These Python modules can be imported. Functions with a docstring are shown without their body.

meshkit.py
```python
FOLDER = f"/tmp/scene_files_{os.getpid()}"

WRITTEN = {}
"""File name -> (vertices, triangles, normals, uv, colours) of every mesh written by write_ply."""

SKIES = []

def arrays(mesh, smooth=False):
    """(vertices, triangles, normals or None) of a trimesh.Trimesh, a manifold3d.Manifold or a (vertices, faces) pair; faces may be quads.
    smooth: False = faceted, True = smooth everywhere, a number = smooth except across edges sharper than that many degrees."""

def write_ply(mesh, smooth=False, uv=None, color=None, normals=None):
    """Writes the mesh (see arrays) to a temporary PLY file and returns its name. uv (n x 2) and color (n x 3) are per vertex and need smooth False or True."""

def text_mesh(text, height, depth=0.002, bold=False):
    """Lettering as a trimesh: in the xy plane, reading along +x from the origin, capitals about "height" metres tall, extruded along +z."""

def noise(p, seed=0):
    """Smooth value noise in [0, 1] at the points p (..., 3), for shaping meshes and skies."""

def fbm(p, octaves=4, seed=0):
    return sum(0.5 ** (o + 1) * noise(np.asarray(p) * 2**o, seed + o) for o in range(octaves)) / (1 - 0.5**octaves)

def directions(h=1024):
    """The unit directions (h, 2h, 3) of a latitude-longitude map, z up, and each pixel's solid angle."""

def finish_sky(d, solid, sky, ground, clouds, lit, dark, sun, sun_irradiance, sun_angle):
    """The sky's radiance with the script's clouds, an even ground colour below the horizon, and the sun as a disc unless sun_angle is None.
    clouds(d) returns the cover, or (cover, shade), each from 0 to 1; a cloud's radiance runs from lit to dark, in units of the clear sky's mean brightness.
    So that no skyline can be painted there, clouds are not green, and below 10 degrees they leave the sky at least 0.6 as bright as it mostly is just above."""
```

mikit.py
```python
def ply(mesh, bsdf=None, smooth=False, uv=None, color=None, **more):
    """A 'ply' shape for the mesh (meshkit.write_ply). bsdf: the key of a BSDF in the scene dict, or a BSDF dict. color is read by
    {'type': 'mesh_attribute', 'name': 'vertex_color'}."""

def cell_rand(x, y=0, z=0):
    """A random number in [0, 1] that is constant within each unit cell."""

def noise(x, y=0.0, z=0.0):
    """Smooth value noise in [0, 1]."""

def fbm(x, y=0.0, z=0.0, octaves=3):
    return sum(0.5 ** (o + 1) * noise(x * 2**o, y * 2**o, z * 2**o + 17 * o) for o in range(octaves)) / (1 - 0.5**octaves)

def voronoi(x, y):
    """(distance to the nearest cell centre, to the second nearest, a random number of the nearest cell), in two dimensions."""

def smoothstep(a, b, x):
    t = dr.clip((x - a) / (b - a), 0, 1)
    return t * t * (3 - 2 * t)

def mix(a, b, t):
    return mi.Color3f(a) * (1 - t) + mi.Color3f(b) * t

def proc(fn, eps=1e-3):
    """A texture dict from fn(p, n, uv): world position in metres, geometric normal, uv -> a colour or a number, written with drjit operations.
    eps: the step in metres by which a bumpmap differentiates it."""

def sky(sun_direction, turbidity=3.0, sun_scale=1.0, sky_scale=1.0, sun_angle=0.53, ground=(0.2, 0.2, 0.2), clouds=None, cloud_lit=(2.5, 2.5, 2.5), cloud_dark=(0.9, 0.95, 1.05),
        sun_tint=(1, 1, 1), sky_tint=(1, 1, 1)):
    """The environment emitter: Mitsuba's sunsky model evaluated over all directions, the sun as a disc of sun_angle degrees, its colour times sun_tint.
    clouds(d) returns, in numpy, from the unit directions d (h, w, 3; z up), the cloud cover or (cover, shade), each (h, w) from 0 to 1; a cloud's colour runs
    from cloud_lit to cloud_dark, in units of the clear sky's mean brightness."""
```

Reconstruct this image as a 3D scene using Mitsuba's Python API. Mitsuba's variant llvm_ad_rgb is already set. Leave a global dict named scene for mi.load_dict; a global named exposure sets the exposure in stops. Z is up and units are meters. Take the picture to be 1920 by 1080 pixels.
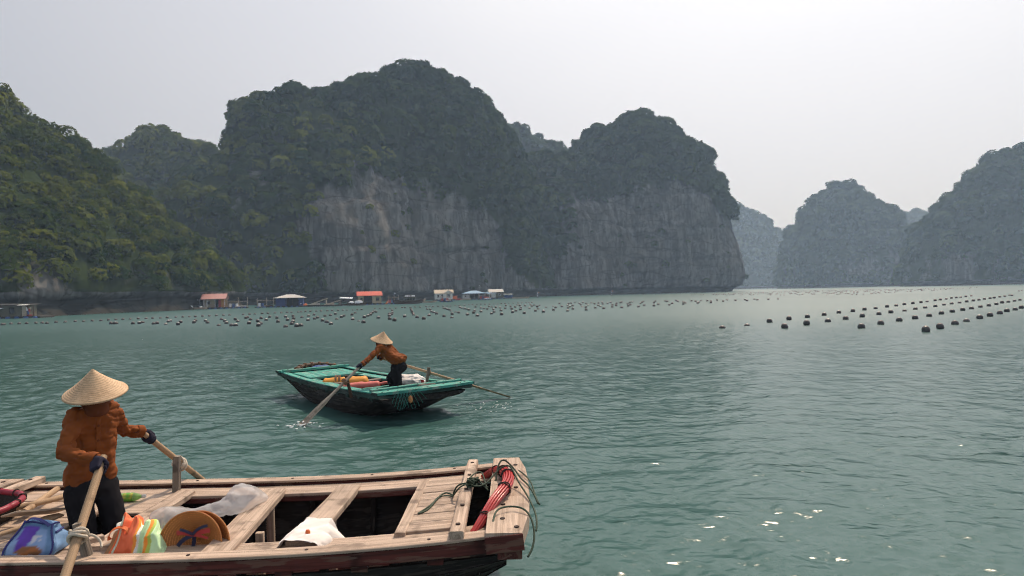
import math, random
import numpy as np, trimesh, manifold3d
import mitsuba as mi, drjit as dr
import mikit, meshkit
from mikit import proc, noise, fbm, voronoi, cell_rand, smoothstep, mix

T = mi.ScalarTransform4f
rng = np.random.default_rng(7)
random.seed(7)
scene, labels = {}, {}

# ---------------------------------------------------------------- camera, sky, sun, exposure
PITCH, ROLL, EYE = math.atan(9 / 1280), math.radians(1.3), 2.2
_f = np.array([0, math.cos(PITCH), math.sin(PITCH)])
_u = np.array([0, -math.sin(PITCH), math.cos(PITCH)]) * math.cos(ROLL) + np.array([math.sin(ROLL), 0, 0])
scene['camera'] = {'type': 'perspective', 'fov': math.degrees(2 * math.atan(960 / 1280)), 'fov_axis': 'x', 'near_clip': 0.05, 'far_clip': 20000.0,
                   'to_world': T().look_at(origin=[0, 0, EYE], target=[0, float(_f[1]), EYE + float(_f[2])], up=_u.tolist()),
                   'medium': {'type': 'ref', 'id': 'haze_air'}}
SUN_AZ, SUN_EL = math.radians(27), math.radians(53)
SUN = [math.sin(SUN_AZ) * math.cos(SUN_EL), math.cos(SUN_AZ) * math.cos(SUN_EL), math.sin(SUN_EL)]


def veil(d):
    """Thin even haze cloud; glow near the unseen sun raised to lift water reflections."""
    away = np.degrees(np.arccos(np.clip(d @ (np.array(SUN) / np.linalg.norm(SUN)), -1, 1)))
    cover = 0.80 + 0.18 * (meshkit.fbm(d * np.array([2.2, 2.2, 5.0]), 3, seed=3) - 0.5)
    return cover, np.clip((away - 8) / 60, 0, 1) ** 0.5


scene['sky'] = mikit.sky(SUN, turbidity=6.0, sun_scale=1.0, clouds=veil, cloud_lit=(6.2, 6.05, 5.95), cloud_dark=(1.33, 1.35, 1.43), ground=(0.05, 0.09, 0.09), sun_tint=(1.0, 0.98, 0.98), sky_tint=(0.98, 0.95, 1.06))
exposure = 1.62
HAZE = 3.9e-4
scene['haze_air'] = {'type': 'homogeneous', 'albedo': {'type': 'rgb', 'value': [0.92, 0.955, 1.0]}, 'sigma_t': {'type': 'rgb', 'value': [0.78 * HAZE, HAZE, 1.3 * HAZE]}}


# ---------------------------------------------------------------- naming helpers
def numbered(key):
    if key not in scene and key not in labels:
        return key
    k = 1
    while '%s_%03d' % (key, k) in scene or '%s_%03d' % (key, k) in labels:
        k += 1
    return '%s_%03d' % (key, k)


def put(name, mesh, bsdf, parent=None, smooth=False, **kw):
    key = numbered((parent + '__' if parent else '') + name)
    scene[key] = mikit.ply(mesh, bsdf, smooth=smooth, **kw)
    return key


def tag(key, label=None, cat=None, group=None, kind=None):
    labels[key] = {k: v for k, v in (('label', label), ('category', cat), ('group', group), ('kind', kind)) if v}
    return key


def thing(name, label, cat, group=None):
    key = numbered(name)
    return tag(key, label, cat, group)


def join(*ms):
    return trimesh.util.concatenate([m for m in ms])
# ---------------------------------------------------------------- materials of the setting
def _rock(p, n, uv):
    streak = fbm(p.x * 0.35, p.y * 0.35, p.z * 0.045, 3)
    fine = fbm(p.x * 1.3, p.y * 1.3, p.z * 0.22, 3)
    patch = fbm(p.x * 0.06 + 9, p.y * 0.06, p.z * 0.05, 2)
    c = mix([0.062, 0.061, 0.060], [0.18, 0.178, 0.172], smoothstep(0.3, 0.7, streak * 0.6 + fine * 0.4))
    c = mix(c, [0.14, 0.122, 0.098], 0.25 * smoothstep(0.52, 0.72, patch))
    c = mix(c, [0.06, 0.06, 0.055], smoothstep(0.55, 0.72, fbm(p.x * 0.22 + 31, p.y * 0.22, p.z * 0.02, 3)) * 0.8)
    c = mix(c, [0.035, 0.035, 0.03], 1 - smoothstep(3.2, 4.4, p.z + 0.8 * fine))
    c = c * (1 - 0.45 * (1 - smoothstep(0.0, 0.05, dr.abs(fbm(p.x * 0.5 + 5, p.y * 0.5, p.z * 0.04, 2) - 0.5))))
    c = c * (1 - 0.45 * (1 - smoothstep(0.0, 0.03, dr.abs(fbm(p.x * 0.05, p.y * 0.05 + 3, p.z * 0.16, 2) - 0.5))))
    soil = mix([0.016, 0.026, 0.009], [0.030, 0.044, 0.014], fine)
    return mix(c, soil, smoothstep(0.35, 0.65, uv.x))


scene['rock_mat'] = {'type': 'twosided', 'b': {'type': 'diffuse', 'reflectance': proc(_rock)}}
scene['leaf_mat'] = {'type': 'principledthin', 'base_color': {'type': 'mesh_attribute', 'name': 'vertex_color'}, 'roughness': 0.85, 'diff_trans': 0.62, 'spec_trans': 0.0, 'eta': 1.15}


def _swell(p):
    """Height of the small wind waves, used for the fine relief of the water."""
    x, y = p.x, p.y
    w = noise(x * 0.5, y * 0.5, 3.0)
    h = 0.0
    for k, (lx, ly, a) in enumerate(((0.16, 0.42, .034), (0.55, 1.6, .013), (1.3, 3.1, .012), (2.6, 6.4, .0075), (5.5, 12.0, .0030), (12.0, 27.0, .0020))):
        h = h + a * (1 - dr.abs(2 * noise(x * lx * 1.5 + y * 0.25 * ly + 7 * k, y * ly - x * 0.22 * lx + w, 1.0 + k) - 1))
    return h


def _ripple(p, n, uv):
    return _swell(p)


def _water_col(p, n, uv):
    return mix([0.036, 0.092, 0.084], [0.048, 0.112, 0.104], fbm(p.x * 0.05, p.y * 0.02, 0, 2))


def _water(alpha):
    return {'type': 'roughplastic', 'int_ior': 1.33, 'alpha': alpha, 'nonlinear': False, 'diffuse_reflectance': proc(_water_col)}


def _open_bay(p, n, uv):
    """The open bay beyond the boats is more ruffled than the sheltered water by the near boat."""
    return smoothstep(16.0, 70.0, p.y + 14 * (fbm(p.x * 0.06, p.y * 0.04, 2.0, 2) - 0.5))


scene['water_mat'] = {'type': 'bumpmap', 'scale': 1.0, 't': proc(_ripple, eps=0.01),
                      'b': {'type': 'blendbsdf', 'weight': proc(_open_bay), 'calm': _water(0.06), 'ruffled': _water(0.23)}}


# ---------------------------------------------------------------- water: one sheet, finer where the bay is near
def water():
    ys = [-60.0, -20, -6, 0, 2.0, 3.0]
    y, step = 3.4, 0.022
    while y < 60:
        ys.append(y)
        step = max(0.022, 0.0019 * y ** 1.6 * 0.55)
        y += step
    ys += list(np.geomspace(62, 2600, 50))
    ys = np.array(ys)
    u = np.linspace(-1, 1, 641)
    u = np.sign(u) * (0.72 * np.abs(u) + 0.28 * np.abs(u) ** 6)
    half = np.where(ys < 60, 1.15 * np.maximum(ys, 3) + 3, 1.15 * ys + 3) * 1.0 - 0 * np.where(ys > 60, (ys - 60) * 0.3, 0)
    X = u[None, :] * half[:, None]
    Y = np.repeat(ys[:, None], len(u), 1)
    amp = 1 - np.clip((Y - 30) / 28, 0, 1)
    Z = np.zeros_like(X)
    g = np.random.default_rng(11)
    for k in range(60):
        lam = float(np.exp(g.uniform(math.log(0.13), math.log(1.7))))
        th = math.radians(g.normal(-76, 55))
        kx, ky = 2 * math.pi / lam * math.cos(th), 2 * math.pi / lam * math.sin(th)
        a = 0.0053 * lam ** 0.78 / math.sqrt(60 / 14)
        ph = kx * X + ky * Y + g.uniform(0, 6.28) + 0.6 * np.sin(0.35 * X + 0.5 * Y + k)
        Z += a * (np.sin(ph) - 0.28 * np.cos(2 * ph))
    gust = 0.65 + 0.7 * meshkit.fbm(np.stack([X * 0.16, Y * 0.10, 0 * X], -1), 2, 5)
    Z *= amp * gust
    n, m = X.shape
    i = np.arange(n * m).reshape(n, m)
    f = np.stack([i[:-1, :-1], i[:-1, 1:], i[1:, 1:], i[1:, :-1]], -1).reshape(-1, 4)
    put('water', (np.stack([X, Y, Z], -1).reshape(-1, 3), f), 'water_mat', smooth=True)
    tag('water', 'calm rippled green water of the bay', None, None, 'structure')


water()


# ---------------------------------------------------------------- karst hills
def crowns(pts, nrm, rad, leaves, size, tint, seed, patch, fuzz):
    """Tree crowns of small leaf-clump faces, all of them as one mesh: at each point a crown with its own tone."""
    g = np.random.default_rng(seed)
    n = len(pts)
    d = g.normal(size=(n, leaves, 3))
    d /= np.linalg.norm(d, axis=-1, keepdims=True)
    d[..., 2] = np.where(d[..., 2] < -0.45, -d[..., 2], d[..., 2])
    lump = meshkit.noise(d * 1.7 + np.arange(n)[:, None, None] * 13.7, seed)
    rr = rad[:, None] * (0.70 + 0.40 * lump) * g.uniform(0.9, 1.0, (n, leaves))
    sq = np.stack([g.uniform(0.85, 1.3, n), g.uniform(0.85, 1.3, n), g.uniform(0.7, 1.15, n)], -1)
    c = pts[:, None] + d * rr[..., None] * sq[:, None]
    nn = d + fuzz * g.normal(size=d.shape) + np.array([0, 0, 0.35])
    nn /= np.linalg.norm(nn, axis=-1, keepdims=True)
    a = np.cross(nn, g.normal(size=d.shape))
    a /= np.linalg.norm(a, axis=-1, keepdims=True)
    b = np.cross(nn, a)
    s = (np.asarray(size)[:, None] * g.uniform(0.6, 1.35, (n, leaves)))[..., None]
    w = g.uniform(0.5, 0.9, (n, leaves, 1))
    v = np.stack([c - a * s, c + b * s * w - a * s * 0.1, c + a * s, c - b * s * w * 0.8 + a * s * 0.2], 2).reshape(-1, 3)
    f = (np.arange(n * leaves)[:, None] * 4 + np.array([[0, 1, 2, 3]])).reshape(-1, 4)
    tone = np.clip(g.uniform(0, 1, (n, 1)) ** 2.2 * 0.75 + 0.40 * patch[:, None] - 0.1, 0, 1)
    col = np.array(tint[0]) * (1 - tone) + np.array(tint[1]) * tone
    col = col[:, None] * g.uniform(1 - 0.7 * fuzz, 1 + 0.7 * fuzz, (n, leaves, 1))
    return v, f, np.repeat(col.reshape(-1, 3), 4, 0)


def karst(L, R, bf, bb, pf, res, cliff, seed, veg_r, leaves, leaf_size, spacing, tint, top_scale=1.0, lump=1.0, nexp=2.6, kill=None, fuzz=0.34):
    L, R = np.array(L, float), np.array(R, float)
    ztop = min(L[-1, 2], R[-1, 2]) - 0.6 * veg_r
    L[:, 2] = np.maximum.accumulate(L[:, 2]) + np.arange(len(L)) * 1e-4
    R[:, 2] = np.maximum.accumulate(R[:, 2]) + np.arange(len(R)) * 1e-4
    zs = np.concatenate([[-2.5], np.linspace(-0.5, 5, 9), np.linspace(5, ztop, int(ztop / res))[1:]])
    fr = np.clip(zs / ztop, 0, 1)
    ends = [np.stack([np.interp(np.maximum(zs, 0) + 0.6 * veg_r * fr, P[:, 2], P[:, k]) for k in (0, 1)], -1) for P in (L, R)]
    mid, hw = (ends[0] + ends[1]) / 2, (ends[1] - ends[0]) / 2
    close = np.sqrt(np.clip(1 - fr ** 14, 0, 1))
    Bf = bf * np.maximum(1 - fr ** pf, 0.0) * 0.93 + bf * 0.07 * close
    Bb = bb * np.maximum(1 - fr ** 1.6, 0.0) * 0.93 + bb * 0.07 * close
    hw = hw * (0.15 + 0.85 * close)[:, None]
    width = np.linalg.norm(hw, axis=1).max() * 2
    nf = int(width * 1.25 / res)
    th = np.concatenate([np.linspace(math.pi, 2 * math.pi, nf), np.linspace(0, math.pi, max(24, nf // 3))[1:-1]])
    c, s = np.cos(th), np.sin(th)
    e = 2.0 / nexp
    cu, su = np.sign(c) * np.abs(c) ** e, np.sign(s) * np.abs(s) ** e
    depth = np.where(su[None] < 0, Bf[:, None], Bb[:, None]) * su[None]
    P = np.zeros((len(zs), len(th), 3))
    ax = hw / np.maximum(np.linalg.norm(hw, axis=1, keepdims=True), 1e-6)
    pn = np.stack([-ax[:, 1], ax[:, 0]], -1)
    P[..., :2] = mid[:, None] + hw[:, None] * cu[None, :, None] + pn[:, None] * depth[..., None]
    P[..., 2] = zs[:, None]
    # outward horizontal direction, for the relief
    o = np.stack([cu[None] * np.ones_like(depth), su[None] * np.ones_like(depth)], -1)
    o = ax[:, None] * o[..., :1] + pn[:, None] * o[..., 1:]
    o /= np.maximum(np.linalg.norm(o, axis=-1, keepdims=True), 1e-6)
    q = P + np.array([seed * 17.0, 0, 0])
    big = meshkit.fbm(q * np.array([1 / 26, 1 / 26, 1 / 55]), 3, seed) - 0.5
    ribs = meshkit.fbm(q * np.array([1 / 7, 1 / 7, 1 / 40]), 3, seed + 4) - 0.5
    cr = meshkit.noise(q * np.array([1 / 4.0, 1 / 4.0, 1 / 9.0]), seed + 9)
    crack = -np.clip(1 - np.abs(cr - 0.5) * 14, 0, 1)
    ledge = np.clip(1 - np.abs((q[..., 2] + 6 * meshkit.noise(q / 30.0, seed + 2)) % 19 - 4) / 1.1, 0, 1)
    fade = np.clip((1 - fr[:, None]) * 6, 0, 1) * (0.25 + 0.75 * np.abs(su[None]))
    lobes = meshkit.fbm(q * np.array([1 / 15, 1 / 15, 1 / 15]), 2, seed + 12) - 0.5
    blocks = np.round(meshkit.noise(q * np.array([1 / 9, 1 / 9, 1 / 16]), seed + 14) * 5) / 5 - 0.5
    disp = (big * 15 * lump + ribs * 4.2 + lobes * 7 * lump * np.clip(fr[:, None] * 2.5 - 0.3, 0.1, 1) + blocks * 2.2 + crack * 1.0 - ledge * 1.3 + (meshkit.fbm(q / 3.2, 2, seed + 21) - 0.5) * 2.0) * fade
    notch = np.clip(1 - np.abs(zs - 1.4) / 2.4, 0, 1)[:, None] ** 0.6 * (2.0 + 1.6 * meshkit.noise(q * np.array([0.08, 0.08, 0]), seed))
    P[..., :2] += o * (disp - notch)[..., None]
    P[1:, :, 2] += ((meshkit.fbm(q * np.array([1 / 12, 1 / 12, 1 / 12]), 3, seed + 7) - 0.5) * 7 * np.clip(fr[:, None] * 3 - 1.2, 0, 1))[1:]
    # vegetation cover
    tx = (cu[None] * np.ones_like(depth))
    bare = cliff(P[..., 0], P[..., 2]) if cliff else np.zeros(P.shape[:2])
    bare = bare + (1.5 * (meshkit.fbm(P * np.array([1 / 11, 1 / 11, 1 / 34]), 4, seed + 5) - 0.5) + 0.5 * (meshkit.fbm(P / 4.0, 2, seed + 6) - 0.5)) * np.clip(bare * 8, 0, 1)
    bare = np.where(P[..., 2] < 4.0, 1, np.clip(bare, 0, 1))
    veg = np.where(su[None] > 0.3, 1.0, 1 - bare)
    n, m = len(zs), len(th)
    i = np.arange(n * m).reshape(n, m)
    j = np.roll(i, -1, 1)
    f = np.stack([i[:-1], j[:-1], j[1:], i[1:]], -1).reshape(-1, 4)
    v = P.reshape(-1, 3)
    v = np.vstack([v, v[-m:].mean(0, keepdims=True) + [[0, 0, 0.8]]])
    cap = np.stack([i[-1], j[-1], np.full(m, len(v) - 1)], -1)
    F = np.vstack([f[:, [0, 1, 2]], f[:, [0, 2, 3]], cap])
    uv = np.zeros((len(v), 2))
    uv[:-1, 0] = veg.ravel()
    uv[-1, 0] = 1
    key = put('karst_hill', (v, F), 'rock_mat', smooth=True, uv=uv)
    # forest
    tm = trimesh.Trimesh(v, F, process=False)
    g = np.random.default_rng(seed + 100)
    cen, nrm = tm.triangles_center, tm.face_normals
    vf = uv[F, 0].mean(1)
    vis = (nrm[:, 0] * -cen[:, 0] + nrm[:, 1] * -cen[:, 1] > -0.35 * np.linalg.norm(cen[:, :2], axis=1)) | (nrm[:, 2] > 0.4)
    w = tm.area_faces * (0.05 + np.clip((vf - 0.35) / 0.3, 0, 1)) * vis * (cen[:, 2] > 3.0)
    if kill:
        w = w * kill(cen)
    cnt = int(w.sum() / spacing)
    pick = g.choice(len(F), cnt, p=w / w.sum())
    r1, r2 = g.uniform(size=(2, cnt, 1))
    sw = r1 + r2 > 1
    r1, r2 = np.where(sw, 1 - r1, r1), np.where(sw, 1 - r2, r2)
    tri = tm.triangles[pick]
    pts = tri[:, 0] + r1 * (tri[:, 1] - tri[:, 0]) + r2 * (tri[:, 2] - tri[:, 0])
    rad = 1.2 * veg_r * np.exp(np.clip(g.normal(0, 0.34, cnt), -0.7, 0.5)) * (0.6 + 0.7 * meshkit.noise(pts / 16.0, seed)) * np.where(vf[pick] < 0.3, 0.45, 1)
    patch = np.clip(meshkit.fbm(pts / 24.0, 3, seed + 31) * 2.4 - 0.7, 0, 1)
    pts = pts + nrm[pick] * (0.05 * rad)[:, None] + np.array([0, 0, 0.15]) * rad[:, None]
    lv, lf, lc = crowns(pts, nrm[pick], rad, leaves, leaf_size * rad / veg_r / 1.1, tint, seed, patch, fuzz)
    fk = put('hill_forest', (lv, lf), 'leaf_mat', color=lc)
    return key, fk


G1 = ((0.016, 0.040, 0.009), (0.150, 0.165, 0.024))  # bright end yellowed: sunlit clumps painted into the leaf colour
G2 = ((0.014, 0.034, 0.010), (0.062, 0.086, 0.020))

def cliff_main(x, z):
    top = np.interp(x, [-84, -80, -61, -50, -38, -25, -9, 4, 12], [20, 34, 42, 53, 55, 50, 40, 20, 8])
    lean = np.clip((x - np.interp(z, [0, 12, 34, 60], [-64, -70, -79, -79])) / 6, 0, 1)
    stain = np.clip(1 - np.abs(x - 3) / 8, 0, 1) * 0.7
    return np.clip(np.clip((top - z) / 16 + 0.35, 0, 1) * lean - stain, 0, 1)


def cliff_dome(x, z):
    top = np.interp(x, [8, 20, 45, 60, 110, 128, 150], [40, 56, 64, 66, 64, 50, 40])
    return np.clip(np.clip((top - z) / 18 + 0.35, 0, 1) * np.clip((x - 8) / 14, 0.25, 1), 0, 1)


hill, forest = karst(L=[(-155.7,120.0,1.9),(-155.2,120.6,19.8),(-152.7,125.7,40.0),(-147.2,134.3,50.7),(-139.7,142.8,60.1)],
    R=[(-70.9,187.0,0.4),(-73.4,185.8,7.2),(-77.8,183.7,11.9),(-83.2,181.0,17.8),(-88.3,178.4,22.9),(-95.2,174.7,29.6),(-99.7,172.2,33.3),(-101.1,171.3,37.2),(-103.5,169.9,40.1),(-105.9,168.5,42.4),(-108.7,166.8,44.1),(-111.9,164.8,45.9),(-114.1,163.3,49.2),(-116.2,161.9,52.6),(-119.1,159.9,55.9),(-123.8,156.5,58.8),(-133.7,148.5,61.9)],
    nexp=1.08, bf=58, bb=60, pf=1.15, res=1.1, cliff=lambda x, z: np.clip((13 - z - 9 * np.abs(x + 82) / 30) / 8, 0, 0.42) * (x > -125) * (x < -62), seed=1, veg_r=1.45, leaves=110, leaf_size=0.34, spacing=6.0, tint=G1)
tag(hill, 'steep wooded hill at the left edge above the boarded float house', None, None, 'structure')
tag(forest, 'trees and scrub covering the steep hill at the left edge', 'forest', None, 'stuff')
hill, forest = karst(L=[(-192.6,320.0,3.8),(-189.3,320.0,43.8),(-187.6,320.0,67.6),(-181.2,320.0,74.9),(-173.1,320.0,81.0),(-166.1,320.0,83.1)],
    R=[(-122.6,320.0,2.2),(-124.3,320.0,42.3),(-131.3,320.0,66.3),(-136.7,320.0,71.9),(-144.9,320.0,75.4),(-151.1,320.0,76.5),(-156.1,320.0,80.6),(-162.3,320.0,83.3)],
    bf=50, bb=40, pf=1.6, res=2.5, cliff=None, seed=2, veg_r=2.8, leaves=94, leaf_size=0.98, spacing=16, tint=G1, kill=lambda c: c[:, 2] > 38)
tag(hill, 'small rounded wooded hill seen in the gap beyond the left hill', None, None, 'structure')
tag(forest, 'trees on the small rounded hill in the gap beyond the left hill', 'forest', None, 'stuff')
hill, forest = karst(L=[(-132.2,245.0,0.2),(-130.8,246.5,14.6),(-129.8,247.3,36.9),(-121.8,257.2,46.0),(-115.0,264.9,53.3),(-111.2,268.7,61.3),(-109.6,270.3,69.0),(-108.7,271.0,76.6),(-104.7,274.8,85.1),(-99.0,280.2,92.0)],
    R=[(-50.1,320.0,0.6),(-51.5,318.5,40.5),(-57.6,313.9,64.7),(-63.6,309.3,83.3),(-71.6,303.2,91.4),(-81.3,295.5,94.5),(-93.9,284.8,94.9)],
    bf=48, bb=50, pf=1.9, res=1.4, cliff=lambda x, z: 0.9 * cliff_main(x + 2, z) + 0.25 * np.clip((80 - z) / 20, 0, 1) * (x > -95), seed=3, veg_r=2.29, leaves=108, leaf_size=0.81, spacing=18, tint=G1)
tag(hill, 'dark wooded shoulder on the left of the tallest hill', None, None, 'structure')
tag(forest, 'trees on the dark left shoulder of the tallest hill', 'forest', None, 'stuff')
hill, forest = karst(L=[(-105.1,280.0,2.2),(-101.5,284.1,37.6),(-98.0,288.2,60.6),(-91.1,296.5,80.6),(-83.9,304.7,94.5),(-72.3,317.1,101.4),(-66.0,323.2,108.5),(-59.4,329.4,113.7),(-48.0,339.7,118.2)],
    R=[(8.9,385.0,-0.1),(6.4,382.9,22.7),(0.9,378.8,46.3),(-2.1,376.4,69.7),(-4.2,374.7,78.2),(-6.9,372.6,86.6),(-11.2,369.4,96.1),(-12.7,368.1,104.5),(-17.5,364.4,112.2),(-25.5,358.2,116.7),(-33.2,352.1,120.1),(-40.7,345.9,121.0)],
    bf=42, bb=60, pf=3.2, res=0.95, cliff=cliff_main, seed=4, veg_r=2.46, leaves=108, leaf_size=0.88, spacing=20, tint=G2)
tag(hill, 'tallest hill with a grey limestone cliff behind the floating houses', None, None, 'structure')
tag(forest, 'trees capping the tallest hill above its grey cliff', 'forest', None, 'stuff')
hill, forest = karst(L=[(-70.1,560.0,3.4),(-59.9,560.0,68.8),(-32.5,560.0,120.8),(-14.5,560.0,139.3),(-7.8,560.0,144.0)],
    R=[(87.4,560.0,2.0),(80.2,560.0,65.6),(52.9,560.0,118.0),(42.1,560.0,122.6),(33.4,560.0,126.3),(24.8,560.0,132.7),(14.0,560.0,138.6),(3.1,560.0,142.4)],
    bf=50, bb=40, pf=1.8, res=3.5, cliff=None, seed=5, veg_r=3.4, leaves=74, leaf_size=1.43, spacing=38, tint=G2, kill=lambda c: c[:, 2] > 85)
tag(hill, 'faint wooded hill seen in the dip between the two cliffed hills', None, None, 'structure')
tag(forest, 'trees on the faint hill in the dip between the two cliffed hills', 'forest', None, 'stuff')
hill, forest = karst(L=[(-18.4,390.0,0.5),(-14.9,391.0,23.6),(-8.2,393.0,48.2),(-3.2,394.5,69.9),(3.2,396.5,79.4),(11.2,399.0,84.4)],
    R=[(78.7,420.0,1.4),(76.1,419.0,36.2),(66.5,416.0,68.7),(50.0,411.0,84.4),(36.9,407.0,88.3),(23.9,403.0,87.4)],
    bf=34, bb=50, pf=2.4, res=1.4, cliff=lambda x, z: np.clip((x - 22) / 10, 0, 1) * np.clip((62 - z) / 12, 0, 1) + np.clip((26 - z) / 10, 0, 0.5), seed=6, veg_r=2.9, leaves=108, leaf_size=0.98, spacing=17, tint=G2)
tag(hill, 'low wooded saddle joining the two cliffed hills', None, None, 'structure')
tag(forest, 'trees on the low saddle joining the two cliffed hills', 'forest', None, 'stuff')
hill, forest = karst(L=[(13.4,432.0,0.9),(20.7,432.5,25.1),(28.2,433.1,52.0),(35.6,433.6,79.1),(44.5,434.2,94.3),(49.1,434.6,102.1),(60.2,435.4,106.1),(67.2,436.0,109.2),(74.2,436.5,114.0)],
    R=[(140.2,442.0,-0.0),(143.1,442.2,2.0),(146.8,442.5,8.8),(146.0,442.4,15.7),(143.4,442.2,26.2),(140.5,441.9,36.6),(139.4,441.8,50.4),(137.9,441.7,60.1),(134.6,441.4,69.5),(130.1,441.1,77.1),(125.4,440.7,85.8),(118.6,440.2,94.2),(111.7,439.7,99.0),(103.1,439.0,106.3),(94.5,438.3,111.5),(85.9,437.7,114.9),(77.2,437.0,116.3)],
    bf=46, bb=60, pf=4.0, res=1.0, cliff=cliff_dome, seed=7, veg_r=3.1, leaves=108, leaf_size=1.01, spacing=18, tint=G2, nexp=2.3)
tag(hill, 'domed hill with a broad sheer cliff ending in an overhang over the water', None, None, 'structure')
tag(forest, 'trees capping the domed hill with the broad sheer cliff', 'forest', None, 'stuff')
hill, forest = karst(L=[(167.6,1130.0,1.9),(213.7,1130.0,84.8),(285.7,1130.0,136.2),(339.0,1130.0,148.3)],
    R=[(564.9,1130.0,-0.9),(513.7,1130.0,69.2),(456.7,1130.0,86.4),(439.2,1130.0,91.2),(426.2,1130.0,103.0),(409.0,1130.0,120.2),(396.0,1130.0,132.8),(383.0,1130.0,140.2),(365.4,1130.0,144.1)],
    bf=70, bb=60, pf=2.0, res=6, cliff=None, seed=8, veg_r=5, leaves=54, leaf_size=2.34, spacing=60, tint=G2, fuzz=0.05)
tag(hill, 'palest farthest hill in the gap at the right end of the cliffs', None, None, 'structure')
tag(forest, 'trees on the palest farthest hill in the gap', 'forest', None, 'stuff')
hill, forest = karst(L=[(306.7,770.0,0.1),(308.5,770.0,24.7),(312.1,770.0,45.7),(315.4,770.0,57.6),(324.7,770.0,67.7),(328.8,770.0,87.5),(339.3,770.0,97.5),(348.6,770.0,108.1),(363.9,770.0,117.4),(376.0,770.0,120.2)],
    R=[(453.1,770.0,-0.6),(446.2,770.0,33.3),(440.8,770.0,57.5),(432.4,770.0,78.8),(423.7,770.0,90.4),(407.6,770.0,96.2),(398.8,770.0,107.9),(382.2,770.0,118.5),(375.1,770.0,119.9)],
    bf=50, bb=60, pf=2.6, res=2.5, cliff=lambda x, z: np.clip((50 - z) / 30, 0, 1) * np.clip((x - 330) / 40, 0.3, 0.62), seed=9, veg_r=3.8, leaves=105, leaf_size=1.17, spacing=34, tint=G2, fuzz=0.05)
tag(hill, 'hazy blue hump shaped island right of the open gap', None, None, 'structure')
tag(forest, 'trees on the hazy hump shaped island right of the gap', 'forest', None, 'stuff')
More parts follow.
